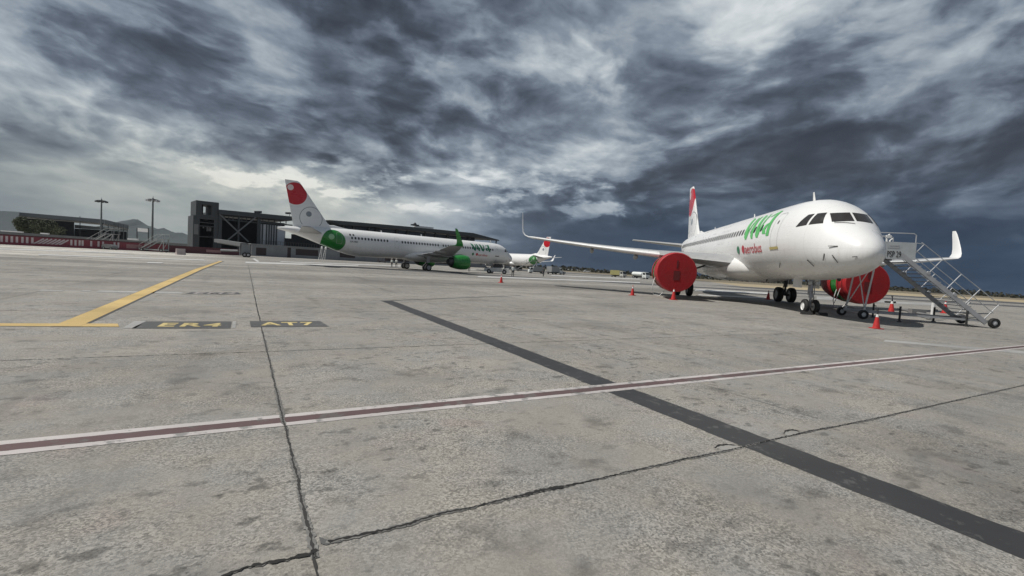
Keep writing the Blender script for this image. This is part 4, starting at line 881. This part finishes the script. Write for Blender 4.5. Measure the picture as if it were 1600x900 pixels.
def cart(loc, rz, label):
    root = thing('baggage_cart', loc, rz, label, 'baggage cart', 'baggage carts by the terminal base')
    mb = MB(); mb.bx(-1.4, 1.4, -.75, .75, .45, .55); mb.build('deck', mat('cart_rust', (.16, .085, .075), .7), root)
    mb = MB()
    for x in (-1.35, 0, 1.35):
        for y in (-.7, .7): mb.tube([(x, y, .55), (x, y, 2.2)], .035, 6)
    mb.bx(-1.45, 1.45, -.8, .8, 2.2, 2.28); mb.beam((-1.35, -.7, .6), (0, -.7, 2.1), .05, .05).beam((0, -.7, 2.1), (1.35, -.7, .6), .05, .05); mb.build('frame', mat('cart_frame', (.13, .07, .065), .7), root)
    for x in (-.9, .9):
        for y in (-.6, .6): wheel_on(root, x, y, .22, .14)
ct = ['leftmost baggage cart by the terminal base, right of the small white car', 'second baggage cart from the left under the rear fuselage', 'third baggage cart from the left under the rear fuselage', 'rightmost baggage cart, left of the two people in white vests']
for k, (px, py) in enumerate(((551, 407), (562, 407.8), (573, 408.5), (597, 410.4))): cart(G(px, py), YG+.05*k, ct[k])
# ------------------------------------------------------------------ terminal
Pt0 = DP(320, 386, 138); Pt1 = DP(775, 413, 215); Pt0.z = Pt1.z = gz(200); UX = (Pt1-Pt0).normalized(); UY = Vector((-UX.y, UX.x, 0)); 
if UY.dot(Fh) < 0: UY = -UY
MT = Matrix.Translation(Pt0) @ Matrix((UX, UY, Vector((0, 0, 1)))).transposed().to_4x4()
def FC(px, py, w=0.):
    d = ray(px, py); o = Vector((0, 0, CAMH))-Pt0; t_ = (w-o.dot(UY))/d.dot(UY); p = o+d*t_; return p.dot(UX), p.z
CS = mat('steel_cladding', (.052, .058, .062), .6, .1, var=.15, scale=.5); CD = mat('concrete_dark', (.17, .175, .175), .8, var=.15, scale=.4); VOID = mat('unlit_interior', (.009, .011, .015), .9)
WP = mat('white_sheet', (.55, .57, .60), .6); NAVY = mat('navy_glazing', (.022, .028, .04), .15, var=.3, scale=.3); BASE = mat('render_grey', (.24, .25, .255), .8, var=.15, scale=.5)
def TB(name, label, cat): 
    o = thing(name, Pt0, 0, label, cat); o.matrix_world = MT; return o
def fbx(mb, x0, x1, yt, yb, w0, w1, xr=None):
    u0 = FC(x0, (yt+yb)/2)[0]; u1 = FC(x1, (yt+yb)/2)[0]; xm = (x0+x1)/2; zt = FC(xm, yt)[1]; zb = FC(xm, yb)[1]; mb.bx(u0, u1, w0, w1, zb, zt)
u_ = lambda px, py=360: FC(px, py)[0]
z_ = lambda px, py: FC(px, py)[1]
# tower block
tw = TB('stair_tower', 'dark unfinished concrete tower block with an open square hole at the top left of terminal', 'building')
ta, tb_ = u_(301.5), u_(341); tt = z_(318, 314); t1 = z_(318, 337.5); t2 = z_(318, 372); hz0 = z_(318, 335); hz1 = z_(318, 319.5); ha, hb = u_(314.5), u_(329.5)
mb = MB(); mb.bx(ta+.6, ha, 0, 9, t1, tt).bx(hb, tb_, 0, 9, t1, tt).bx(ha, hb, .002, 8.998, hz1, tt-.002).bx(ha, hb, .002, 8.998, t1, hz0).bx(ha, ha+(hb-ha)*.55, 6, 6.3, hz0, hz1); mb.build('upper_storey', CS, tw, smooth=False)
mb = MB(); mb.bx(ta, ta+1.6, 0, 9, 0, t1-.02).bx(tb_-1.1, tb_, 0, 9, 0, t1-.02).bx(ta+1.6, tb_-1.1, 0, 9, t1-.9, t1-.03)
for py in (347, 352.5, 369): zz = z_(318, py); mb.bx(ta+1.6, tb_-1.1, .01, 8.9, zz-.22, zz)
mb.build('frame', CS, tw, smooth=False)
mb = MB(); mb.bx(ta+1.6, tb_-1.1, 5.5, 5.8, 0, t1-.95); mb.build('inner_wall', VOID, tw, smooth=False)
mb = MB()
for px, py0, py1 in ((320, 353, 356), (326, 354, 361), (329, 354, 361), (331.5, 355, 361)): mb.bx(u_(px), u_(px)+.28, 3, 3.1, z_(px, py1), z_(px, py0))
mb.build('white_sheeting', WP, tw, smooth=False)
mb = MB(); mb.bx(ta+.2, ta+1.3, -.05, -.003, z_(305, 366), z_(305, 350)); mb.build('panel', CD, tw, smooth=False)
# main hall
hall = TB('terminal_building', 'long dark steel framed terminal under construction with diagonal braces and white sheeted bays', 'building')
he = u_(457); r0 = z_(345, 328); r1 = z_(455, 339)
def slab(mb, xa, xb, ya, yb_, th, w0, w1):       # a roof beam whose line is traced through two facade points
    a0, za = FC(xa, ya); b0, zb = FC(xb, yb_); k = len(mb.v)
    for (u, z) in ((a0, za), (b0, zb), (b0, zb-th), (a0, za-th)):
        for w in (w0, w1): mb.v.append((u, w, z))
    for f in ((0, 1, 3, 2), (4, 5, 7, 6), (0, 2, 4, 6), (1, 3, 5, 7), (0, 1, 7, 6), (2, 3, 5, 4)): 
        mb.face([k+i for i in f] if f not in ((0, 2, 4, 6), (1, 3, 5, 7)) else [k+i for i in f])
mb = MB(); slab(mb, 341.2, 457, 327.5, 338.5, 1.35, -.8, 26); mb.build('roof', CS, hall, smooth=False)
top = z_(400, 334)-1.6
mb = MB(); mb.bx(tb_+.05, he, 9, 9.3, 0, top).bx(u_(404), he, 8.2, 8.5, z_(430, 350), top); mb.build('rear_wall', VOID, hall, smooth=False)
for px, w in ((341.8, .9), (371, .45), (402.5, 1.0)): mb = MB(); mb.bx(u_(px)-w*.5+.3, u_(px)+w*.5+.3, -.3, .5, 0, top+.25); mb.build('column', CS, hall, smooth=False)
for px in (350, 357.5, 364, 378, 385, 392): mb = MB(); mb.bx(u_(px)-.12, u_(px)+.12, .2, .5, z_(px, 345), top+.2); mb.build('hanger', CS, hall, smooth=False)
for px in range(411, 456, 9): mb = MB(); mb.bx(u_(px)-.1, u_(px)+.1, .2, .5, z_(px, 350), top+.2); mb.build('hanger', CS, hall, smooth=False)
mb = MB(); mb.bx(tb_+.4, u_(402.5)-.3, .1, .4, z_(371, 345)-.15, z_(371, 345)+.15); mb.build('beam', CS, hall, smooth=False)
mb = MB()
for a, b in (((343, 335), (388, 378)), ((401, 337.5), (354, 376))):
    A_ = FC(*a); B_ = FC(*b); mb.beam((A_[0], -.35 if a[0] < 350 else -.65, A_[1]), (B_[0], -.35 if a[0] < 350 else -.65, B_[1]), .28, .38)
mb.build('brace', mat('brace_grey', (.13, .14, .145), .6), hall, smooth=False)
mb = MB(); mb.bx(u_(405.5), u_(447), .6, .9, z_(420, 386), z_(420, 351)); mb.build('white_sheeting', WP, hall, smooth=False)
for px in (410, 416.3, 420.3, 424, 428, 432): mb = MB(); mb.bx(u_(px), u_(px)+.32, .3, .58, z_(px, 386), z_(px, 350)); mb.build('mullion', CS, hall, smooth=False)
mb = MB(); zt = z_(435, 349.5); mb.bx(u_(404.5), he, .05, .5, zt-.25, zt+.12); mb.build('beam', CS, hall, smooth=False)
mb = MB()
for px in (400, 403, 406, 409): mb.box((u_(px, 333), 1, z_(px, 333.5)+.45), (.45, .5, .7))
for px in (449, 452.5): mb.box((u_(px, 337), .5, z_(px, 333)), (.9, .6, .55)); 
mb.tube([(u_(452.5), .5, z_(452, 338)), (u_(452.5), .5, z_(452, 331))], .08, 6); mb.build('roof_equipment', DGREY, hall)
# concourse wing on the right with a jutting roof
cw = TB('concourse_building', 'low dark glazed concourse with long jutting roof behind the long white airplane', 'building')
mb = MB()
RP = [(509, 344.2), (540, 346.6), (600, 351.6), (650, 356), (700, 361), (732, 364.2), (772, 374.8)]
RB = [(509, 345.0), (524, 351.5), (600, 356.3), (650, 361), (700, 366.2), (732, 370), (772, 376.3)]
ring0 = [FC(*p) for p in RP]+[FC(*p) for p in reversed(RB)]
mb.loft([[(u, w, z+(0 if w < 5 else .6)) for u, z in ring0] for w in (-3.5, 24)]); mb.build('roof', CS, cw, smooth=False)
mb = MB(); mb.bx(u_(512), u_(748), 2.5, 2.8, 0, z_(650, 361.5)); mb.build('glazing', NAVY, cw, smooth=False)
for px in (527, 540, 556, 580, 592, 624, 641, 669, 685, 704, 722, 738): mb = MB(); mb.bx(u_(px)-.3, u_(px)+.3, 1.8, 2.4, 0, z_(px, 355.5+(px-600)*.09)-.2); mb.build('column', CS, cw, smooth=False)
mb = MB(); mb.bx(u_(512), u_(748), 2.1, 2.3, z_(600, 372), z_(600, 370)); mb.build('beam', CS, cw, smooth=False)
mb = MB(); A_ = FC(771, 376); B_ = FC(768, 395); mb.beam((A_[0], -2, A_[1]), (B_[0], -2, B_[1]-3), .4, .4); A_ = FC(728, 374); B_ = FC(735, 367); mb.beam((A_[0], .5, A_[1]-1), (B_[0], -2.5, B_[1]), .4, .4); mb.build('strut', CS, cw, smooth=False)
mb = MB()
for px in (658, 663, 668, 673, 678, 682): mb.box((u_(px), 4, z_(px, 354.5+(px-658)*.1)+.3), (1.4, 1.5, .5))
mb.build('rooflight', CWHITE, cw)
mb = MB(); mb.tube([(u_(650), 1, z_(650, 357)), (u_(650), 1, z_(650, 350.5))], .15, 6).box((u_(650), 1, z_(650, 351.6)), (3.2, 1.2, .55)).revolve((u_(650), 1, z_(650, 351)), (0, 0, 1), [(0, .7), (.5, .6), (.9, .1)], 10); mb.build('floodlight_mast', DGREY, cw)
# ground floor podium
pod = TB('podium_wall', 'grey ground floor wall with dark openings below the terminal, behind the airplane tail', 'wall')
mb = MB(); zt = z_(460, 386.5); x_a, x_b = u_(384), u_(800)
mb.bx(x_a, x_b, -7, -6.6, 0, zt-.002).bx(x_a-.2, x_b, -7.2, 0, zt, zt+.25); mb.build('wall', BASE, pod, smooth=False)
uo = lambda px: FC(px, 395, -7)[0]
mb = MB()
for a, b, h0, h1 in ((449, 454.5, .0, .93), (462, 497, .28, .86), (531, 555, .3, .9), (400, 416, .1, .75), (602, 640, .2, .9), (655, 700, .2, .9)): mb.bx(uo(a), uo(b), -7.02, -7.003, zt*h0, zt*h1)
mb.build('opening', mat('opening_dark', (.05, .035, .035), .8), pod, smooth=False)
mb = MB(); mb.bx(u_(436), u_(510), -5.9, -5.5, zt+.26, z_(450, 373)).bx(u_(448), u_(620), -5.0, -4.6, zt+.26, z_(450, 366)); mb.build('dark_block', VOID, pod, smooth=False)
mb = MB()
for k in range(30): px = 400+k*4; mb.bx(u_(px)-.04, u_(px)+.04, -7.1, -7.02, zt+.25, zt+1.3)
mb.bx(u_(400), u_(516), -7.1, -7.02, zt+1.3, zt+1.38); mb.build('railing', CS, pod, smooth=False)
# boarding bridge by the tower
bb = thing('boarding_bridge', G(386, 402), 0, 'grey boarding bridge arm on a wheeled column in front of the terminal braces', 'boarding bridge')
Db = (G(386, 402)-Vector((0, 0, CAMH))).dot(Fv); bo = bb.location
mb = MB(); mb.beam(DP(340, 376, Db+8)-bo, DP(381, 382.5, Db)-bo, 1.6, .8).beam(DP(340, 379, Db+8)-bo, DP(381, 386, Db)-bo, .3, .3); mb.build('bridge_tunnel', mat('bridge_grey', (.15, .155, .155), .6), bb)
mb = MB(); a = DP(377, 380, Db)-bo
for px in (375.5, 378.5): A_ = DP(px, 381, Db)-bo; mb.tube([A_, Vector((A_.x, A_.y, .3))], .2, 8)
mb.tube([DP(372, 392, Db)-bo, DP(345, 391, Db)-bo], .25); mb.build('lift_column', BASE, bb)
mb = MB(); mb.box(DP(384, 390, Db)-bo, (1.8, 2, 2.4)); mb.build('drive_cabin', BASE, bb)
for px in (382.5, 388): A_ = DP(px, 396, Db-1)-bo; wheel_on(bb, A_.x, A_.y, .55, .4)
# ------------------------------------------------------------------ red and white barriers
Q0 = G(-80, 378.0); Q1 = G(372, 399.2); QX = (Q1-Q0).normalized(); QY = Vector((-QX.y, QX.x, 0))
def bq(px): d = ray(px, 385); o = Vector((0, 0, CAMH))-Q0; t_ = (0-o.dot(QY))/d.dot(QY); return (o+d*t_).dot(QX)
RED1 = mat('barrier_red', (.23, .045, .060), .6, var=.15); RED2 = mat('barrier_dark_red', (.10, .032, .04), .7, var=.2); BWH = mat('barrier_white', (.60, .52, .52), .6); PINK = mat('barrier_faded', (.34, .19, .19), .7, var=.2)
MQ = Matrix.Translation(Q0) @ Matrix((QX, QY, Vector((0, 0, 1)))).transposed().to_4x4()
if (MQ.to_3x3() @ Vector((0, 1, 0))).dot(Fh) < 0: MQ = MQ @ Matrix.Diagonal((1, 1, 1, 1))
def barrier(a, b, label, bars=(), diag=(), m=RED1, h=1.75, fade=None):
    root = thing('site_barrier', Q0, 0, label, 'barrier'); root.matrix_world = MQ; ua, ub = bq(a), bq(b)
    mb = MB(); mb.loft([[(u, -.35, 0), (u, .35, 0), (u, .30, .25), (u, .10, .55), (u, .10, h), (u, -.10, h), (u, -.10, .55), (u, -.30, .25)] for u in (ua, ub-.06)]); mb.build('barrier_body', m, root, smooth=False)
    mb = MB(); mb.bx(ua, ub-.06, -.14, .14, h+.002, h+.22); mb.build('top_rail', RED2, root, smooth=False)
    mb = MB()
    for p in bars: u = bq(p); mb.bx(u-.17, u+.17, -.145, -.105, .08, h-.1)
    for p in diag: u = bq(p); mb.beam((u-.75, -.125, .4), (u+.75, -.125, h-.2), .04, .26)
    if bars or diag: mb.build('stripe', BWH, root, smooth=False)
    if fade: mb = MB(); mb.bx(bq(fade[0]), bq(fade[1]), -.15, -.105, .15, h-.35); mb.build('faded_panel', PINK, root, smooth=False)
barrier(-80, 53, 'red site barrier with seven upright white bars at the left edge', [-70, -62, -54, -46, -38, -30, -22, -14, -6, 2, 10, 18, 26, 34.5, 42, 50])
barrier(53, 106, 'red site barrier with slanted white stripes, between the two barriers with upright bars', (), [60, 66.5, 73, 80, 86.5, 93, 99])
barrier(106, 190, 'red site barrier with uneven upright white bars behind the mobile steps', [111, 117.5, 124, 128.5, 142, 153.5, 160.5, 178.5, 184.5])
barrier(190, 262, 'faded pink and red site barrier between the two sets of mobile steps', (), (), RED1, 1.75, (197, 222))
barrier(262, 374, 'dark red site barrier under the terminal tower', (), (), RED2, 1.5, (322, 345))
for k, (px, lb) in enumerate(((282, 'white plastic water barrier standing before the dark red barrier'),)):
    mb = MB(); u = 0; mb.loft([[(x_, -.4, 0), (x_, .4, 0), (x_, .35, .3), (x_, .15, .6), (x_, .12, 1.2), (x_, -.12, 1.2), (x_, -.15, .6), (x_, -.35, .3)] for x_ in (-.8, .8)]); o = mb.build('water_barrier', mat('barrier_pale', (.45, .38, .37), .6), label=lb, cat='barrier'); o.matrix_world = Matrix.Translation(G(px, 398)) @ MQ.to_3x3().to_4x4()
# grey boundary wall and shrubs behind barriers
gw = MB(); A_ = DP(-90, 364, 150); B_ = DP(300, 386, 185); Z0 = -.22
def wallline(mb, A, B, th, h0, h1):
    d = (B-A).normalized(); n = Vector((-d.y, d.x, 0)).normalized(); k = len(mb.v)
    for P, h in ((A, h0), (B, h1)):
        for s_ in (-.5, .5):
            for z in (Z0, h): mb.v.append((P.x+n.x*th*s_, P.y+n.y*th*s_, z))
    for f in ((0, 1, 3, 2), (4, 6, 7, 5), (0, 4, 5, 1), (2, 3, 7, 6), (0, 2, 6, 4), (1, 5, 7, 3)): mb.face(k+i for i in f)
wallline(gw, DP(-120, 360, 150), DP(302, 384, 178), .4, 2.9, 2.3); gw.build('boundary_wall', CD, label='long plain grey wall behind the red site barriers', cat='wall', smooth=False)
wp = MB()
for px, w, in ((19, 34), (70, 12), (208, 16)): 
    a = DP(px-w/2, 370, 170 if px < 100 else 174); b = DP(px+w/2, 370, 170 if px < 100 else 174)
    wallline(wp, a, b, .6, 3.15, 3.15)
wp.build('white_awning', CWHITE, label='row of white roof sheets showing just above the grey boundary wall', cat='roof sheet', smooth=False)
# far left hangar
hl = thing('hangar_building', DP(100, 372, 230), 0, 'long low grey hangar with open dark front at far left, behind the first mast', 'building'); ho = hl.location.copy(); QO = [ho]
def HP(px, py, D): return DP(px, py, D)-ho
def quadbox(mb, tl, tr, bl_, br, depth):
    o_ = QO[0]; k = len(mb.v); mb.v += [tuple(p) for p in (tl, tr, br, bl_)]+[tuple(p+Vector(((p+o_).x, (p+o_).y, 0)).normalized()*depth) for p in (tl, tr, br, bl_)]
    for f in ((0, 1, 2, 3), (7, 6, 5, 4), (0, 4, 5, 1), (1, 5, 6, 2), (2, 6, 7, 3), (3, 7, 4, 0)): mb.face(k+i for i in f)
HG = mat('hangar_roof', (.15, .16, .165), .6)
mb = MB(); quadbox(mb, HP(28, 331.5, 215), HP(163, 343, 235), HP(28, 337, 215), HP(163, 349, 235), 40); quadbox(mb, HP(163.2, 343, 235), HP(201, 352, 240), HP(163.2, 349.5, 235), HP(201, 357, 240), 40); mb.build('roof', HG, hl, smooth=False)
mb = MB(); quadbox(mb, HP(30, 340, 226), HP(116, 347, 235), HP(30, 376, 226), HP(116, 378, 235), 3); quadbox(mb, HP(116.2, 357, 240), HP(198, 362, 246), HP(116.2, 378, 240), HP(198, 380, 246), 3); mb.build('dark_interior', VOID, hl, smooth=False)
mb = MB(); quadbox(mb, HP(116.5, 351, 238), HP(200, 358.5, 243), HP(116.5, 356.5, 238), HP(200, 361, 243), 2); mb.build('window_band', mat('pale_glazing', (.26, .28, .285), .4), hl, smooth=False)
mb = MB()
for px in (125, 160, 169, 178, 185, 193, 199): mb = MB(); quadbox(mb, HP(px-.7, 345+(px-160)*.2, 236), HP(px+.7, 345+(px-160)*.2, 236), HP(px-.7, 377, 236), HP(px+.7, 377, 236), .4); mb.build('post', CS, hl, smooth=False)
mb = MB(); quadbox(mb, HP(-90, 325, 205), HP(30, 331, 210), HP(-90, 372, 205), HP(30, 374, 210), 4); mb.build('side_block', mat('block_grey', (.27, .31, .33), .7), hl, smooth=False)
# signboard
sb = thing('signboard', DP(223, 372, 230), 0, 'small white signboard between the hangar and the second mast', 'signboard'); so_ = sb.location.copy(); QO[0] = so_
mb = MB(); quadbox(mb, DP(215, 356, 230)-so_, DP(231, 357.6, 230)-so_, DP(215, 361.5, 230)-so_, DP(231, 363, 230)-so_, .3); mb.build('board', CWHITE, sb, smooth=False)
mb = MB()
for px in (214.2, 232): quadbox(mb, DP(px-1, 356, 230.5)-so_, DP(px+1, 356.4, 230.5)-so_, DP(px-1, 379, 230.5)-so_, DP(px+1, 379, 230.5)-so_, .4)
mb.build('post', DGREY, sb, smooth=False)
# light masts
def mast(px, pb, pt, D, label, double):
    b = DP(px, pb, D); t = DP(px, pt, D); h = t.z+.22; root = thing('light_mast', (b.x, b.y, -.22), 0, label, 'light mast')
    mb = MB(); mb.tube([(0, 0, 0), (0, 0, h*.5), (0, 0, h)], [h*.022, h*.017, h*.012], 10); mb.build('pole', mat('mast_grey', (.12, .13, .13), .6), root)
    mb = MB(); r_ = h*.085
    mb.revolve((0, 0, h*.955), (0, 0, 1), [(0, r_*.5), (.12, r_), (.3, r_), (.42, r_*.6)], 12); mb.build('head_frame', DGREY, root)
    for k in range(8): a = 2*math.pi*k/8; mb = MB(); mb.box((r_*1.1*math.cos(a), r_*1.1*math.sin(a), h*.945), (.7, .5, .6), rz=a); mb.build('floodlight', GREYP if double else DGREY, root)
    mb = MB(); mb.tube([(0, 0, h), (0, 0, h*1.035)], .05, 5); mb.build('lightning_rod', DGREY, root)
mast(157.5, 385, 311.5, 190, 'slimmer tall floodlight mast in front of the hangar', False)
mast(237.5, 385, 309.5, 165, 'thicker tall floodlight mast between the hangar and the terminal tower', True)
# mobile steps at left
def steps(px, py, k, mirror, label):
    root = thing('mobile_steps', G(px, py), YG, label, 'mobile steps'); s = k*(-1 if mirror else 1); LG = mat('steps_grey', (.33, .34, .34), .6)
    for y_ in (-.8, .8):
        mb = MB(); mb.beam((-3.2*s, y_, .4), (1.0*s, y_, 3.0*k), .1, .22); mb.build('side_stringer', LG, root)
        mb = MB(); mb.tube([(-3.2*s, y_, 1.5*k), (1.0*s, y_, 4.1*k), (2.6*s, y_, 4.1*k)], .04, 6); 
        for u in (0, .33, .66, 1): mb.tube([(-3.2*s+4.2*s*u, y_, .5+2.5*k*u), (-3.2*s+4.2*s*u, y_, 1.55*k+2.55*k*u)], .035, 6)
        mb.tube([(2.6*s, y_, 3*k), (2.6*s, y_, 4.1*k)], .04, 6); mb.build('handrail', LG, root)
        mb = MB(); mb.tube([(2.4*s, y_, .3), (2.4*s, y_, 3.0*k)], .1, 6).tube([(1.0*s, y_, .3), (2.4*s, y_, 2.9*k)], .06, 6); mb.build('support_leg', LG, root)
        wheel_on(root, -2.6*s, y_, .4); wheel_on(root, 1.9*s, y_, .4)
    mb = MB(); mb.bx(1.0*s, 2.7*s, -.8, .8, 2.95*k, 3.05*k)
    for j in range(10): u = (j+.5)/10; mb.bx(-3.2*s+4.2*s*u-.13, -3.2*s+4.2*s*u+.13, -.75, .75, .45+(2.6*k)*u, .49+(2.6*k)*u)
    mb.build('steps', LG, root); mb = MB(); mb.bx(-3.0*s, 2.6*s, -.7, .7, .35, .6); mb.build('chassis', LG, root)
steps(162, 388.7, 1.15, False, 'pale grey mobile steps with tall handrails in front of the barred red barrier')
steps(243, 393.5, 1.0, False, 'second set of grey mobile steps, in front of the thicker light mast')
gp = thing('ground_power_unit', G(172, 390), YG, 'small grey wheeled generator beside the first mobile steps', 'generator'); mb = MB(); shell(mb, [(-1.2, .3), (-1.3, .8), (-.9, 1.15), (.7, 1.15), (1.1, .8), (1.2, .3)], 1.5); mb.build('housing', mat('unit_grey', (.2, .2, .2), .6), gp)
for x in (-.8, .8): wheel_on(gp, x, -.7, .3); wheel_on(gp, x, .7, .3)
# steps at the distant airplane and clutter round it
steps(824, 424.5, 1.2, False, 'white boarding steps at the rear door of the distant airplane')
_t = truck(G(866, 428.5), YG+.9, mat('truck_white', (.72, .75, .73), .4), mat('body_grey', (.30, .31, .31), .5), 'small grey service truck right of the distant airplane tail'); _t.scale = (.75, .75, .7)
_t = truck(G(838, 427), YG+3.4, mat('truck_white', (.72, .75, .73), .4), mat('body_grey', (.30, .31, .31), .5), 'small grey service truck under the distant airplane tail'); _t.scale = (.6, .6, .6)
car(G(872, 428.5), YG+.4, GREYP, 'grey car standing at the right end of the group round the distant airplane')
# tiny cars on the far taxiway
car(DP(917, 424.5, 300)*1, YG, mat('car_white', (.62, .63, .64), .35), 'tiny white car far off on the taxiway, left of the yellow truck').location.z = -.2
# ------------------------------------------------------------------ vegetation and hills
LEAF = mat('leaf', (.055, .065, .022), .8, var=.5, scale=.6); BARK = mat('bark', (.09, .07, .05), .9)
def tree(name, loc, h, rx, label, seed=1, n=2600, group=None, mt=None):
    rd = random.Random(seed); root = thing(name, loc, 0, label, 'tree', group); mb = MB(); mb.tube([(0, 0, 0), (.1, 0, h*.3), (0, .1, h*.7)], [h*.04, h*.03, h*.012], 8)
    for k in range(5): a = k*1.3; mb.tube([(0, 0, h*(.25+.08*k)), (rx*.5*math.cos(a), rx*.5*math.sin(a), h*(.5+.08*k))], [h*.015, h*.006], 6)
    mb.build('trunk', BARK, root); mb = MB(); cl = [(rd.uniform(-.75, .75)*rx, rd.uniform(-.75, .75)*rx, h*rd.uniform(.35, .85), rd.uniform(.3, .5)*h*.55) for _ in range(22)]
    for i in range(n):
        c = rd.choice(cl); v_ = Vector((rd.gauss(0, 1), rd.gauss(0, 1), rd.gauss(0, .7))).normalized()*c[3]*rd.uniform(.6, 1.05); p = Vector(c[:3])+v_; p.z = max(p.z, h*.12)
        s_ = h*.03*rd.uniform(.6, 1.5); a = Vector((rd.uniform(-1, 1), rd.uniform(-1, 1), rd.uniform(-1, 1))).normalized()*s_; b = a.cross(Vector((rd.uniform(-1, 1), rd.uniform(-1, 1), rd.uniform(-1, 1)))).normalized()*s_
        mb.poly([p-a, p-b*.6, p+a, p+b*.6])
    mb.build('crown', mt or LEAF, root, smooth=False); return root
tp = DP(52, 366, 200); tree('broadleaf_tree', (tp.x, tp.y, -.22), 9.5, 7.5, 'wide dark green tree in front of the hangar at far left', 3, 9000)
tp = DP(76, 370, 196); tree('broadleaf_tree', (tp.x, tp.y, -.22), 7., 5., 'lower dark tree at the right side of the wide tree before the hangar', 4, 3000)
# far tree belt along the airfield boundary: one mass of foliage
rd = random.Random(11); mb = MB()
for i in range(13000):
    a = -40+rd.random()**1.0*900; dpt = 330+rd.uniform(0, 30)-a*.15; hh = 2.2+.7*math.sin(a*.05)+.4*math.sin(a*.13+2)+rd.uniform(-.8, .8)
    p = LD(a, dpt, max(.2, rd.random()**.7*hh)); s_ = rd.uniform(.45, 1.1)
    x_ = Vector((rd.uniform(-1, 1), rd.uniform(-1, 1), rd.uniform(-.6, .6))).normalized()*s_; y_ = x_.cross(Vector((rd.uniform(-1, 1), rd.uniform(-1, 1), rd.uniform(-1, 1)))).normalized()*s_
    if p.x < 780: mb.poly([p-x_, p-y_*.7, p+x_, p+y_*.7])
mb.build('tree_belt', mat('far_leaf', (.032, .030, .015), .9, var=.4, scale=.05), kind='stuff', smooth=False)
# mountains
def ridge(name, pts, D, m, depth=500, seed=1):
    rd = random.Random(seed); mb = MB(); fine = []
    for (a, b) in zip(pts[:-1], pts[1:]):
        for k in range(8): u = k/8; fine.append((a[0]+(b[0]-a[0])*u, a[1]+(b[1]-a[1])*u+rd.uniform(-.5, .5)))
    fine.append(pts[-1]); rows = []; nr_ = 9
    for r_ in range(nr_+1):
        row = []
        for (px, py) in fine:
            t_ = DP(px, py, D); v_ = r_/nr_; q_ = Vector((t_.x, t_.y, 0))-Fh*depth*(1-v_)+Fh*rd.uniform(-30, 30)*(1-v_); q_.z = -2+(t_.z+2)*(v_**1.15)+(rd.uniform(-.03, .03)*t_.z if 0 < r_ < nr_ else 0); row.append(tuple(q_))
        rows.append(row)
    back = [(x+Fh.x*depth*.6, y+Fh.y*depth*.6, -2) for x, y, z in rows[-1]]; rows.append(back); mb.loft(rows, cap=False, closed=False); mb.build(name, m, kind='structure', angle=80)
MTN = mat('mountain_scrub', (.045, .060, .055), .95, var=.35, scale=.01)
ridge('mountain', [(120, 376), (160, 366), (185, 353), (198, 345), (208, 342.5), (216, 343), (224, 350), (236, 354), (247, 358), (256, 356.5), (266, 361), (276, 364), (284, 363), (296, 369), (310, 372), (330, 377), (350, 380), (420, 388)], 2500, MTN)
ridge('mountain', [(-250, 352), (-100, 354), (-20, 350), (40, 356), (100, 362), (160, 366), (240, 372), (300, 378), (380, 386)], 2750, MTN, seed=3)
# haze: even pale air in a closed box round camera and scene
hm = bpy.data.materials.new('haze_air'); hm.use_nodes = True; hm.node_tree.nodes.clear(); t = NT(hm.node_tree)
pv = t.new('ShaderNodeVolumePrincipled'); pv.inputs['Color'].default_value = (.56, .63, .68, 1); pv.inputs['Density'].default_value = .00011; pv.inputs['Anisotropy'].default_value = 0.
t.l.new(pv.outputs[0], t.new('ShaderNodeOutputMaterial').inputs['Volume'])
mb = MB(); mb.bx(-2050, 820, -320, 3400, -3.2, 190); hz_ = mb.build('haze', hm, kind='stuff', smooth=False)
